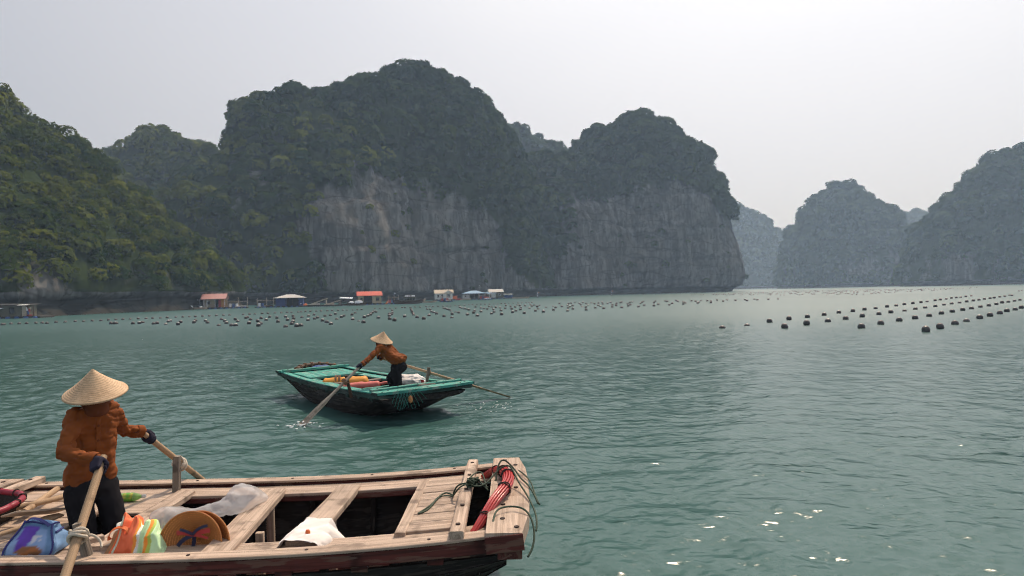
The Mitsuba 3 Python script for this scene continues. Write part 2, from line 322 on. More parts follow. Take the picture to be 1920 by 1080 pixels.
hill, forest = karst(L=[(574.9,1150.0,0.8),(631.6,1150.0,103.9),(654.5,1150.0,122.2),(681.6,1150.0,125.2)],
    R=[(844.4,1150.0,-2.6),(792.8,1150.0,82.2),(735.3,1150.0,115.9),(708.5,1150.0,121.0),(690.6,1150.0,125.0)],
    bf=50, bb=40, pf=1.8, res=5, cliff=None, seed=10, veg_r=4, leaves=60, leaf_size=1.95, spacing=40, tint=G2, fuzz=0.05, kill=lambda c: c[:, 2] > 60)
tag(hill, 'low hazy hill between the two islands at right', None, None, 'structure')
tag(forest, 'trees on the low hazy hill between the two islands at right', 'forest', None, 'stuff')
hill, forest = karst(L=[(329.0,560.0,0.9),(331.1,560.0,16.1),(334.1,560.0,31.4),(341.1,560.0,46.6),(350.2,560.0,57.3),(358.2,560.0,63.7),(365.0,560.0,72.3),(369.6,560.0,80.1),(383.1,560.0,91.6),(389.8,560.0,98.5),(394.4,560.0,105.0),(403.3,560.0,111.4),(410.0,560.0,114.3)],
    R=[(586.3,560.0,1.6),(574.1,560.0,32.5),(544.4,560.0,63.9),(492.6,560.0,91.3),(453.6,560.0,105.4),(423.1,560.0,114.0),(416.6,560.0,114.6)],
    bf=60, bb=70, pf=2.1, res=2.6, cliff=lambda x, z: np.clip((34 - z + 0.12 * (x - 335)) / 24, 0, 0.5), seed=12, veg_r=3.8, leaves=105, leaf_size=1.12, spacing=38, tint=G2, fuzz=0.05)
tag(hill, 'large hazy hill rising at the right edge of the bay', None, None, 'structure')
tag(forest, 'trees on the large hazy hill at the right edge', 'forest', None, 'stuff')

# ---------------------------------------------------------------- materials of the objects
def wood(light, dark, wear=None, amount=0.35):
    light, dark = list(light), list(dark)

    def fn(p, n, uv):
        x, y = uv.x, uv.y
        bend = 0.03 * noise(x * 1.3, y * 2.0, 4.0)
        g = fbm(x * 1.6, (y + bend) * 60.0, 0.0, 3)
        fine = noise(x * 6.0, y * 260.0, 2.0)
        c = mix(dark, light, smoothstep(0.22, 0.75, g * 0.75 + fine * 0.25))
        c = c * (0.78 + 0.44 * fbm(x * 3.0, y * 5.0, 7.0, 3))
        dirt = smoothstep(0.55, 0.78, fbm(p.x * 9.0, p.y * 9.0, p.z * 9.0, 3))
        c = mix(c, [k * 0.35 for k in dark], dirt * 0.68)
        if wear is not None:
            c = mix(c, list(wear), amount * smoothstep(0.56, 0.66, fbm(x * 5.0, y * 38.0, 3.0, 4)))
        return c

    return {'type': 'twosided', 'b': {'type': 'principled', 'base_color': proc(fn), 'roughness': 0.72, 'specular': 0.3}}


scene['bare_wood'] = wood((0.45, 0.35, 0.275), (0.26, 0.19, 0.145))
scene['oar_wood'] = wood((0.43, 0.30, 0.19), (0.24, 0.155, 0.09))
scene['pale_oar_wood'] = wood((0.50, 0.42, 0.34), (0.28, 0.215, 0.165))
scene['grey_wood'] = wood((0.22, 0.19, 0.16), (0.10, 0.085, 0.07))
scene['maroon_wood'] = wood((0.115, 0.026, 0.020), (0.045, 0.011, 0.009), (0.17, 0.11, 0.08), 0.45)
scene['tar_wood'] = wood((0.022, 0.018, 0.016), (0.010, 0.008, 0.008), (0.06, 0.05, 0.042), 0.5)
scene['teal_wood'] = wood((0.062, 0.31, 0.255), (0.035, 0.19, 0.16), (0.26, 0.29, 0.25), 0.6)
scene['dark_teal_wood'] = wood((0.020, 0.060, 0.052), (0.010, 0.022, 0.020), (0.09, 0.10, 0.09), 0.4)


def paint(rgb, rough=0.6, var=0.25, spec=0.35):
    rgb = list(rgb)

    def fn(p, n, uv):
        k = fbm(p.x * 7.0, p.y * 7.0, p.z * 7.0, 3)
        return mi.Color3f(rgb) * (1 - var + 2 * var * k)

    return {'type': 'twosided', 'b': {'type': 'principled', 'base_color': proc(fn), 'roughness': rough, 'specular': spec}}


def plain(rgb, rough=0.6):
    return {'type': 'twosided', 'b': {'type': 'principled', 'base_color': {'type': 'rgb', 'value': list(rgb)}, 'roughness': rough, 'specular': 0.35}}


scene['vertex_paint'] = {'type': 'twosided', 'b': {'type': 'principled', 'base_color': {'type': 'mesh_attribute', 'name': 'vertex_color'}, 'roughness': 0.7, 'specular': 0.3}}
scene['float_plastic'] = {'type': 'twosided', 'b': {'type': 'principled', 'base_color': proc(lambda p, n, uv: mix([0.030, 0.030, 0.032], [0.085, 0.08, 0.075], smoothstep(0.1, 0.9, n.z + 0.5 * (fbm(p.x * 5, p.y * 5, p.z * 5, 2) - 0.5)))), 'roughness': 0.38, 'specular': 0.55}}  # upward faces a little paler, sky sheen painted into the colour
scene['iron'] = plain((0.035, 0.022, 0.018), 0.7)


# ---------------------------------------------------------------- mesh helpers
def V(*a):
    return np.array(a, float)


def unit(v):
    v = np.asarray(v, float)
    return v / max(np.linalg.norm(v), 1e-12)


def sweep(path, prof, up=(0, 0, 1), scale=None, caps=True, offset=None):
    """A closed section (list of side, up offsets) along a path; uv is (metres along, metres around)."""
    p = np.asarray(path, float)
    t = np.gradient(p, axis=0)
    t /= np.linalg.norm(t, axis=1, keepdims=True) + 1e-12
    up = np.asarray(up, float)
    s = np.cross(t, up)
    bad = np.linalg.norm(s, axis=1) < 1e-3
    s[bad] = np.cross(t[bad], [0.3, 0.9, 0.1])
    s /= np.linalg.norm(s, axis=1, keepdims=True)
    for k in range(1, len(s)):
        if np.dot(s[k], s[k - 1]) < 0:
            s[k] = -s[k]
    w = np.cross(s, t)
    prof = np.asarray(prof, float)
    sc = np.ones((len(p), 2)) if scale is None else np.broadcast_to(np.asarray(scale, float).reshape(len(p), -1), (len(p), 2))
    v = p[:, None] + s[:, None] * prof[None, :, :1] * sc[:, None, :1] + w[:, None] * prof[None, :, 1:] * sc[:, None, 1:]
    m = len(prof)
    along = np.concatenate([[0], np.cumsum(np.linalg.norm(np.diff(p, axis=0), axis=1))])
    around = np.concatenate([[0], np.cumsum(np.linalg.norm(np.diff(prof, axis=0), axis=1))])
    o = rng.uniform(0, 30, 2) if offset is None else offset
    uv = np.stack([np.repeat(along[:, None], m, 1) + o[0], np.repeat(around[None], len(p), 0) + o[1]], -1).reshape(-1, 2)
    i = np.arange(len(p) * m).reshape(len(p), m)
    j = np.roll(i, -1, 1)
    q = np.stack([i[:-1], i[1:], j[1:], j[:-1]], -1).reshape(-1, 4)
    f = [q[:, [0, 1, 2]], q[:, [0, 2, 3]]]
    v = v.reshape(-1, 3)
    if caps:
        n = len(v)
        v = np.vstack([v, p[:1], p[-1:]])
        uv = np.vstack([uv, uv[:1], uv[-m:-m + 1]])
        f += [np.stack([j[0], np.full(m, n), i[0]], -1), np.stack([i[-1], np.full(m, n + 1), j[-1]], -1)]
    return v, np.vstack(f), uv


def merge(*parts):
    v, f, uv, n = [], [], [], 0
    for a in parts:
        v.append(a[0])
        f.append(np.asarray(a[1]) + n)
        uv.append(a[2])
        n += len(a[0])
    return np.vstack(v), np.vstack(f), np.vstack(uv)


def rect(w, t, c=0.006):
    a, b = w / 2, t / 2
    c = min(c, a * 0.6, b * 0.6)
    return [(-a + c, -b), (a - c, -b), (a, -b + c), (a, b - c), (a - c, b), (-a + c, b), (-a, b - c), (-a, -b + c)]


def ring(r, n=8):
    return [(r * math.cos(k * 2 * math.pi / n), r * math.sin(k * 2 * math.pi / n)) for k in range(n)]


def board(p0, p1, w, t, up=(0, 0, 1), c=0.006, wob=0.0025, n=None):
    p0, p1 = np.asarray(p0, float), np.asarray(p1, float)
    n = n or max(2, int(np.linalg.norm(p1 - p0) / 0.3) + 1)
    k = np.linspace(0, 1, n)[:, None]
    path = p0 + (p1 - p0) * k
    path[1:-1] += rng.normal(0, wob, (n - 2, 3)) if n > 2 else 0
    return sweep(path, rect(w, t, c), up, scale=1 + rng.normal(0, 0.012, (n, 1)))


def smoothpath(pts, n=40):
    from scipy.interpolate import CubicSpline
    pts = np.asarray(pts, float)
    d = np.concatenate([[0], np.cumsum(np.linalg.norm(np.diff(pts, axis=0), axis=1) + 1e-6)])
    return CubicSpline(d, pts)(np.linspace(0, d[-1], n))


def tube(path, r, sides=8, n=None):
    p = np.asarray(path, float) if n is None else smoothpath(path, n)
    r = np.broadcast_to(np.asarray(r, float), (len(p),)) if np.ndim(r) < 2 else r
    return sweep(p, ring(1.0, sides), scale=np.asarray(r).reshape(-1, 1))


def putw(name, a, mat, parent=None, smooth=False):
    return put(name, (a[0], a[1]), mat, parent, smooth=smooth, uv=a[2])


def rbox(size, r=0.01):
    x, y, z = np.asarray(size, float) / 2
    r = min(r, 0.45 * min(size))
    pts = [(sx * (x - a), sy * (y - b), sz * (z - c)) for sx in (-1, 1) for sy in (-1, 1) for sz in (-1, 1) for a, b, c in ((0, r, r), (r, 0, r), (r, r, 0))]
    m = manifold3d.Manifold.hull_points(np.array(pts)).to_mesh()
    return trimesh.Trimesh(m.vert_properties[:, :3], m.tri_verts, process=False)


def moved(m, at=(0, 0, 0), yaw=0.0, tilt=None):
    m = m.copy()
    if tilt is not None:
        m.apply_transform(trimesh.transformations.euler_matrix(*tilt))
    m.apply_transform(trimesh.transformations.rotation_matrix(yaw, [0, 0, 1]))
    m.apply_translation(at)
    return m


def lathe(prof, n=24):
    """prof: list of (radius, height), round the z axis."""
    prof = np.asarray(prof, float)
    a = np.arange(n) * 2 * math.pi / n
    v = np.stack([prof[:, :1] * np.cos(a), prof[:, :1] * np.sin(a), np.repeat(prof[:, 1:], n, 1)], -1).reshape(-1, 3)
    i = np.arange(len(prof) * n).reshape(-1, n)
    j = np.roll(i, -1, 1)
    f = np.stack([i[:-1], j[:-1], j[1:], i[1:]], -1).reshape(-1, 4)
    return trimesh.Trimesh(v, np.vstack([f[:, [0, 1, 2]], f[:, [0, 2, 3]]]), process=False)


def align(m, z_to, at):
    """The mesh with its z axis turned to z_to and its origin put at a point."""
    m = m.copy()
    m.apply_transform(trimesh.geometry.align_vectors([0, 0, 1], unit(z_to)))
    m.apply_translation(at)
    return m


# ---------------------------------------------------------------- floats of the mussel and oyster lines
RIGHT_ROWS = ['11.4,37 13.5,39.2 15.9,42.1 18.2,44.8 20.5,47.3 22.9,50 25.6,53.4 27.9,55.8 30.3,58.6 32.7,61.3 35.6,64.7 38.1,67.6 40.8,70.9 43.4,73.8 46.2,77 48.7,80 52,83.8 54.9,87.4 57.5,90.3 60.9,94.5 63.2,97 65.6,99.7 69,103.7 72.6,108',
    '14.4,36 16.6,38.4 19.1,41.2 21.3,43.5 23.8,46.3 26.6,49.4 28.8,51.8 31.4,54.5 34.1,57.6 36.5,60.2 39.2,63.1 42.4,66.9 44.9,69.6 47.6,72.5 50.5,75.7 53.6,79.2 55.9,81.6 58.9,85 62.2,88.7 64.3,90.9 68.1,95.2 71.4,98.8 77.7,106.7 75.9,103.7',
    '17.7,34.5 20.2,37.3 22.8,40.1 25.1,42.4 27.5,44.9 30.2,47.9 32.7,50.6 35.2,53.2 37.7,55.9 40.5,58.9 42.9,61.3 46.2,65 49.4,68.7 51.7,71 54.7,74.2 57.9,77.7',
    '18.8,30.9 20.7,32.9 23.3,35.8 25.5,38.2 28.1,40.9 30.4,43.3 33.1,46.2 35.9,49.4 38.2,51.7 40.9,54.7',
    '111.6,150.4 115.4,154.6']
THIN_ROW = '-53.9,72.1 -54.6,73.3 -54.6,74.3 -53.7,74.3 -53.1,74.6 -52.3,74.9 -51.6,74.9 -50,73.3 -51.1,76.4 -50.4,76.9 -50.1,78.2 -49,78 -48.7,79.1 -47.7,79.1 -47.9,80.9 -47.6,81.9 -47.2,82.7 -47.2,82.7 -46.6,83.2 -46.1,84.1 -45.1,84 -44.7,84.8 -44,85.3 -43.2,85.4 -43,87.2 -42.2,87.4 -41.8,88.3 -40.7,87.6 -40.5,89.2 -39.7,89.4 -39.4,90.8 -38.7,91.4 -38.3,92.4 -37,93.7 -36.4,94.5 -35.8,94.9 -35.5,96.8 -34.7,96.8 -34.5,99.2 -33.6,99.2 -33.2,100.5 -32.5,100.3 -31.7,101 -31.7,102.4 -31.1,102.6 -30.8,104.1 -29.9,104.1 -29.7,105.8 -28.8,106.3 -28.1,106.4 -27.6,108 -28.7,105.8 -28,105.9 -27.3,106.9 -26.6,107.1 -25.9,106.9 -24.9,106.4 -24.7,108.7 -24.1,109 -23.2,114.9 -21.9,112.8 -21.1,113.3 -20.6,114.7 -19.6,114.7 -19.3,119.5 -18.3,116.4 -17.7,118.4 -17.4,121.9 -16.2,119.5 -15.4,122 -14.7,121.2 -14.1,121.2 -13.2,121.2 -12.4,122.1 -11.7,122.5 -11.7,122.5 -11.1,122.5 -10.4,124.7 -9.7,125.1 -8.9,127.4 -8.4,131.5 -7.8,133.7 -7,135.7 -6.3,136.2 -5.3,132.6 -4.5,133.9 -3.7,136 -2.9,134.1 -2.2,137.1 -1.5,138.5 -0.7,139.2 0.2,140.5 1.2,140.8 2,141.4 2.9,142.9 3.5,143.8 4.1,143.7'
MID_FIELD = '-39.6,67.1 -39.1,66.9 -39.4,67.7 -36.6,65.6 -36.3,66.2 -37.3,68.6 -33.6,63.7 -33.8,64.7 -31.9,62.6 -34.8,68.8 -35.8,71.2 -29.8,60.6 -32.2,66 -30.2,64.5 -32.8,70.4 -31,68.7 -28.3,63.1 -31,72.5 -28.2,66.7 -25.7,61.1 -24.5,56.7 -22.9,55.4 -22.6,55.5 -28.8,70.7 -26.3,65.1 -29.5,75.3 -30.3,77.8 -26.8,69.6 -22.9,59.1 -23.9,63.8 -21.3,57.5 -20,53.5 -27,73.1 -24.3,67.1 -27.5,77.1 -25.2,72.8 -21.1,61.2 -25.4,76.2 -21.7,65.6 -17,50.9 -25.5,79.1 -22.3,69.3 -19.5,60.4 -18.1,55.7 -16.3,51.3 -16.2,52 -22.9,74 -19.3,64.2 -23.4,78.1 -24.1,82.7 -19.7,67.7 -20.2,70.5 -17.1,61.2 -15.8,57.8 -14.4,53.9 -21.1,76.6 -21.2,79.3 -21.9,84.2 -17.1,66.2 -17.9,71.2 -18.6,75 -18.6,78.9 -20.3,87.9 -14.9,63.4 -13.5,59.7 -12.2,55.6 -14.9,68.4 -15.5,73 -16.1,77.2 -17.1,82.1 -17.6,85.9 -19.2,94.3 -17.8,88.9 -13,65.9 -17.3,98 -14.9,84.4 -14.4,79.6 -13.6,76.5 -12.9,71.3 -11.2,62 -10.1,58.1 -10.8,68.1 -15,100.8 -13.8,93.2 -12.7,86.1 -11.6,79.3 -10.7,73.5 -9.1,64.8 -7.9,60.5 -8.6,70.1 -12.6,100.6 -11.7,97.1 -10,84 -9.3,80.7 -8.4,75.3 -6.7,66.4 -10.5,104.1 -9.8,100 -9.2,96.3 -8.5,92.1 -7.9,87.7 -6.4,72.1 -5.6,62.7 -6.8,81.7 -6.1,77.2 -8.3,107.3 -7.6,102.1 -6.8,97.2 -6.2,93.6 -5.7,89 -4.6,69.4 -4.3,75.2 -4.7,84.4 -5.8,107 -3.4,65.5 -4.6,99.1 -3.7,79.8 -4,95.3 -3.4,92.2 -3.8,109.9 -3.2,105.7 -2.5,89.5 -2.1,77.2 -2.2,71.3 -2.5,102.2 -1.8,98.4 -1.4,82.8 -1.1,67.8 -1,93.7 -1.1,113.9 -0.3,105 -0.1,89.1 -0,74.4 0.4,100.6 0.4,80.1 0.9,118.7 1.2,111.2 1.2,96.7 1,85.8 1.2,70.4 2,108.7 2.3,92.4 3.1,117.2 3,105 3.6,112.3 2.6,77.5 3.6,99.5 3.3,87.7 4.4,110.3 3.3,73 4.7,95.3 4.8,79.9 5.8,91.7 6.1,102.5 8.3,120.5 7.1,98 6.1,75.4 7.2,88.3 8,94.8 8.5,104.9 9.7,117.2 10.6,123.1 8.9,100.8 7.3,82.3 12,131.5 11.7,119.3 10.8,107.6 9.7,95.2 13,125.8 9.7,90.1 12.5,115.5 8.4,77.6 11.6,104.3 14.1,121.8 13.5,112 10.5,86.2 12.6,100 14.8,117.1 12.1,93.8 16.6,126.1 14.3,107.9 11,82.1 15.7,112.4 17.4,120.8 14.9,101.4 13,88.7 16.9,110.7 14.7,96.5 18.5,116.8 13.6,84.9 19.7,122.9 17.7,104.7 15.6,91.8 19.6,113.7 17.1,98.7 21.2,120.5 16.1,87 20.3,108 22.1,116 23.7,123.4 18.3,94.7 22.9,110.2 18.6,89.6 26,123.9 21,98.1 27.3,121.6 26.5,116.6 21.3,92.5 23.8,101.5 29.8,124.2 28.4,117 23.9,95.3 27.8,110.8 26.1,102.9 31.5,119.8 30.5,113.5 27.1,99.6 29.1,106.5 33.6,121.5 33.3,116.4 32.7,112.2 29.4,101 36,119.9 34,109.9 38.3,121.6 37.4,114.2 40.5,118.7 38,110.4 43.1,121.5 41.1,114.3 43.8,116.6 46.4,119.2'


def spots(text):
    return [tuple(map(float, s.split(','))) for s in text.split()]


def float_mesh(sub, squash=1.0):
    m = trimesh.creation.icosphere(subdivisions=sub, radius=1.0)
    v = m.vertices
    k = (np.abs(v) ** 2.15).sum(1) ** (-1 / 2.15)
    v = v * k[:, None] * np.array([0.178, 0.168, 0.185 * squash])
    return trimesh.Trimesh(v, m.faces, process=False)


scene['float_skylit'] = {'type': 'twosided', 'b': {'type': 'principled', 'base_color': proc(lambda p, n, uv: mix([0.030, 0.030, 0.032], [0.34, 0.33, 0.31], smoothstep(0.25, 0.9, n.z + 0.7 * (fbm(p.x * 5, p.y * 5, p.z * 5, 2) - 0.5)))), 'roughness': 0.45, 'specular': 0.5}}  # pale upward faces paint the sky reflection into the base colour
FLOATS = [mikit.ply(float_mesh(2, q), 'float_plastic', smooth=True) for q in (1.0, 1.08, 0.92)] + [mikit.ply(float_mesh(2, q), 'float_skylit', smooth=True) for q in (1.0, 1.06)]
named = [(x, y, 'R%d' % i) for i, row in enumerate(RIGHT_ROWS) for x, y in spots(row)] + [(x, y, 'M') for x, y in spots(MID_FIELD)]
named.sort(key=lambda s: math.hypot(s[0], s[1]))
ROW = ('the fourth and farthest long row', 'the third row', 'the second row', 'the first and nearest row', 'a short pair beyond the rows')
seen_row = set()
for x, y, row in named[:300]:
    key = numbered('fishing_float')
    z = rng.uniform(0.035, 0.105) - (0.1 if rng.uniform() < 0.06 else 0)
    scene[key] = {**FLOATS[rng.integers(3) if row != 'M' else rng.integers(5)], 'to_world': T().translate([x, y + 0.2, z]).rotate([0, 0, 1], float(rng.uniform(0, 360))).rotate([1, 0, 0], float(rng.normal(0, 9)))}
    if row != 'M':
        place = ROW[int(row[1])]
        if row not in seen_row:
            tag(key, 'round black float at the left end of %s' % place, 'float', 'floats in the straight rows at right')
        else:
            tag(key, 'round black float within %s on the bright water at right' % place, 'float', 'floats of %s at right' % place)
        seen_row.add(row)
    else:
        t = x / y
        where = 'the pink roofed house' if t < -0.375 else 'the blue house and gangways' if t < -0.235 else 'the red roofed house' if t < -0.14 else 'the white house and blue shed' if t < 0.02 else 'the sheer right hand cliff'
        tag(key, 'round float among those scattered on the water before %s' % where, 'float', 'floats scattered before %s' % where)
far = [(x, y) for x, y, _ in named[300:]] + spots(THIN_ROW)
for r in range(11):
    a, b = V(73, 150) + (V(62, 232) - V(73, 150)) * r / 10, V(181, 268) + (V(150, 350) - V(181, 268)) * r / 10
    for t in np.linspace(0, 1, 24):
        p = a + (b - a) * t + rng.normal(0, 0.9, 2)
        far += [tuple(p), tuple(p + V(1.3, 0.9) + rng.normal(0, 0.3, 2))][:1 + (rng.uniform() < 0.5)]
for t in np.linspace(0, 1, 60):
    far.append((44 + 62 * t + rng.normal(0, 0.4), 312 + 28 * t + rng.normal(0, 2.5)))
lo = float_mesh(1)
put('distant_floats', join(*[moved(lo, (x, y, rng.uniform(0.0, 0.06)), rng.uniform(0, 6)) for x, y in far]), 'float_plastic', smooth=True)
tag('distant_floats', 'tiny dark floats in lines along the far shore', 'floats', None, 'stuff')

# ---------------------------------------------------------------- floating houses and the boats moored by them
PAINTS = {'roof_pink': (0.42, 0.22, 0.20), 'roof_red': (0.47, 0.085, 0.055), 'roof_grey': (0.40, 0.39, 0.37), 'roof_blue': (0.20, 0.33, 0.47), 'roof_tan': (0.42, 0.36, 0.28),
          'wall_cream': (0.40, 0.33, 0.21), 'wall_white': (0.58, 0.58, 0.56), 'wall_blue': (0.035, 0.055, 0.16), 'wall_olive': (0.10, 0.095, 0.065), 'door_orange': (0.45, 0.20, 0.05),
          'dark_inside': (0.018, 0.018, 0.02), 'white_sheet': (0.72, 0.73, 0.76), 'boat_brown': (0.06, 0.035, 0.022), 'pale_timber': (0.40, 0.31, 0.235), 'life_orange': (0.62, 0.14, 0.04),
          'barrel_blue': (0.03, 0.075, 0.22), 'raft_dark': (0.035, 0.032, 0.03), 'cloth_red': (0.35, 0.03, 0.03), 'white_frame': (0.6, 0.6, 0.6)}
for k, c in PAINTS.items():
    scene[k] = paint(c, 0.65, 0.22)


def bx(w, d, h, x=0, y=0, z=0, r=0.02):
    """A bevelled box standing on z, its front at y."""
    return moved(rbox((w, d, h), r), (x, y + d / 2, z + h / 2))


class Local:
    """Puts parts of one thing at its own place and heading."""

    def __init__(self, key, at, yaw=0.0, s=1.0):
        self.key, self.at, self.yaw, self.s = key, at, yaw, s

    def __call__(self, name, mesh, mat, parent=None, smooth=False):
        m = mesh.copy()
        m.apply_scale(self.s)
        return put(name, moved(m, self.at, self.yaw), mat, parent or self.key, smooth=smooth)


def gable(w, d, z0, rise, over=0.3, t=0.08, axis='x'):
    """Two slabs of a gabled roof, the ridge along x (or y)."""
    if axis == 'y':
        m = gable(d, w, z0, rise, over, t)
        m.apply_transform(trimesh.transformations.rotation_matrix(math.pi / 2, [0, 0, 1]))
        m.apply_translation([0, d / 2, 0])
        m.apply_translation([w / 2, 0, 0])
        return m
    hw, hd = w / 2 + over, d / 2 + over
    out = []
    for s in (-1, 1):
        pts = [(x, d / 2 + s * y, z + dz) for x in (-hw, hw) for y, z in ((0.0 if s > 0 else 0.004, z0 + rise), (hd, z0 - rise * over / (d / 2))) for dz in (0, t)]
        m = manifold3d.Manifold.hull_points(np.array(pts)).to_mesh()
        out.append(trimesh.Trimesh(m.vert_properties[:, :3], m.tri_verts, process=False))
    return join(*out)


def hip(w, d, z0, rise, over=0.5, ridge=0.4):
    pts = [(sx * (w / 2 + over), d / 2 + sy * (d / 2 + over), z) for sx in (-1, 1) for sy in (-1, 1) for z in (z0 - 0.05, z0 + 0.03)] + [(sx * w / 2 * ridge, d / 2, z0 + rise) for sx in (-1, 1)]
    m = manifold3d.Manifold.hull_points(np.array(pts, float)).to_mesh()
    return trimesh.Trimesh(m.vert_properties[:, :3], m.tri_verts, process=False)


def raft(L, w, d, z=0.35):
    L('raft', bx(w, d, z + 0.35, 0, -0.8, -0.35), 'raft_dark')
    for k in range(max(3, int(w / 1.2))):
        x = -w / 2 + (k + 0.5) * w / max(3, int(w / 1.2))
        L('drum', moved(trimesh.creation.cylinder(0.28, 0.9, sections=12), (x, -0.75, 0.02), 0, (math.pi / 2, 0, 0)), 'barrel_blue', smooth=30)


def window(L, x, z, w, h, y=-0.03, frame='white_frame'):
    k = L('window', join(bx(w + 0.16, 0.06, 0.08, x, y, z - 0.08), bx(w + 0.16, 0.06, 0.08, x, y, z + h), bx(0.08, 0.06, h, x - w / 2 - 0.04, y, z), bx(0.08, 0.06, h, x + w / 2 + 0.04, y, z)), frame)
    L('pane', bx(w, 0.03, h, x, y + 0.012, z), 'dark_inside', k)


def posts(L, xs, y, h, z=0.35, mat='white_frame'):
    for x in xs:
        L('post', bx(0.12, 0.12, h, x, y, z), mat)


# boarded house at the left edge
k = thing('float_house', 'dark olive boarded float house with a tan door at the left edge', 'floating house')
L = Local(k, (-75.8, 105.2, 0), math.radians(8))
raft(L, 6.4, 4.2, 0.3)
L('wall', bx(4.6, 2.6, 1.75, -1.3, 0, 0.3), 'wall_olive')
L('roof', moved(rbox((5.4, 3.4, 0.10), 0.03), (-1.2, 1.2, 2.12), 0, (0.04, 0.02, 0)), 'raft_dark')
L('door', bx(0.62, 0.06, 1.55, 0.55, -0.08, 0.32), 'roof_tan')
window(L, -1.2, 0.75, 0.75, 0.95, -0.06, 'wall_olive')
L('awning', moved(rbox((1.3, 1.1, 0.05), 0.02), (0.65, -0.5, 2.05), 0, (0.12, 0, 0)), 'roof_grey')
L('awning', moved(rbox((1.5, 1.1, 0.05), 0.02), (-3.1, -0.6, 1.55), 0, (0.12, 0, 0)), 'white_sheet')
posts(L, (1.2, 2.0), -0.4, 1.6, 0.3, 'grey_post' if 'grey_post' in scene else 'boat_brown')
for x, z, mat, h in ((1.12, 1.1, 'white_sheet', 0.55), (1.3, 0.5, 'barrel_blue', 0.7), (1.5, 0.95, 'cloth_red', 0.5), (1.62, 1.3, 'roof_tan', 0.35)):
    L('hung_cloth', bx(0.24, 0.07, h, x, -0.46, z, 0.03), mat)
L('red_basin', moved(lathe([(0.02, 0), (0.26, 0), (0.34, 0.22), (0.30, 0.2), (0.02, 0.05)], 14), (1.6, -0.55, 0.3)), 'cloth_red', smooth=30)

# house with the pink roof and the open porch
k = thing('float_house', 'float house with pink roof, white side wall and open porch', 'floating house')
L = Local(k, (-70.3, 160.6, 0), math.radians(14))
raft(L, 7.2, 5.0)
L('wall', bx(0.12, 3.6, 2.1, -2.2, 0.2, 0.35), 'wall_white')
L('wall', bx(4.7, 0.12, 2.1, 0.15, 3.7, 0.35), 'wall_cream')
L('wall', bx(1.0, 0.14, 2.1, 1.9, 1.0, 0.35), 'door_orange')
L('wall', bx(2.0, 0.12, 2.0, -1.0, 1.4, 0.35), 'wall_cream')
window(L, -1.35, 1.0, 0.7, 0.8, 1.33)
L('door', bx(0.7, 0.1, 1.8, 0.55, 1.35, 0.38), 'dark_inside')
L('door', bx(0.55, 0.1, 1.75, 1.2, 0.96, 0.38), 'cloth_red')
posts(L, (-2.15, -1.4, 0.35, 2.4), 0.05, 2.1)
L('rail', bx(2.4, 0.05, 0.06, -1.0, 0.05, 1.1), 'wall_cream')
L('roof', gable(4.9, 4.0, 2.45, 1.05, 0.35), 'roof_pink')
for x in np.linspace(-2.6, 2.6, 14):
    L('roof__rib', moved(rbox((0.06, 2.45, 0.05), 0.015), (x, 0.92, 2.98), 0, (0.484, 0, 0)), 'roof_pink')

# platform of nets and frames left of it
k = thing('float_platform', 'low dark platform with white frames and a blue tarp left of the pink roofed house', 'platform')
L = Local(k, (-78.0, 161.2, 0), math.radians(14))
raft(L, 8.5, 3.0, 0.3)
for x, z in ((0.4, 0.3), (1.8, 0.3), (3.4, 1.2)):
    L('frame', join(bx(1.1, 0.08, 0.08, x, 0, z + 0.95), bx(0.08, 0.08, 0.95, x - 0.5, 0, z), bx(0.08, 0.08, 0.95, x + 0.5, 0, z), bx(1.1, 0.08, 0.08, x, 0, z + 0.1)), 'white_frame')
L('shelf', bx(2.4, 1.4, 0.1, 3.2, 0.3, 1.12), 'roof_grey')
posts(L, (2.1, 4.3), 0.5, 0.8, 0.3, 'boat_brown')
L('tarp', moved(rbox((2.0, 0.8, 0.3), 0.1), (-3.0, 0.0, 0.45)), 'barrel_blue', smooth=40)

k = thing('mooring_buoy', 'white and red ball buoy beside the pink roofed house', 'buoy')
b = trimesh.creation.icosphere(subdivisions=3, radius=0.52)
put('ball', moved(b, (-74.4, 157.9, 0.42)), 'white_sheet', k, smooth=True)
put('band', moved(lathe([(0.50, -0.32), (0.535, -0.15), (0.535, -0.08), (0.45, -0.08), (0.45, -0.32)], 20), (-74.4, 157.9, 0.42)), 'cloth_red', k, smooth=30)


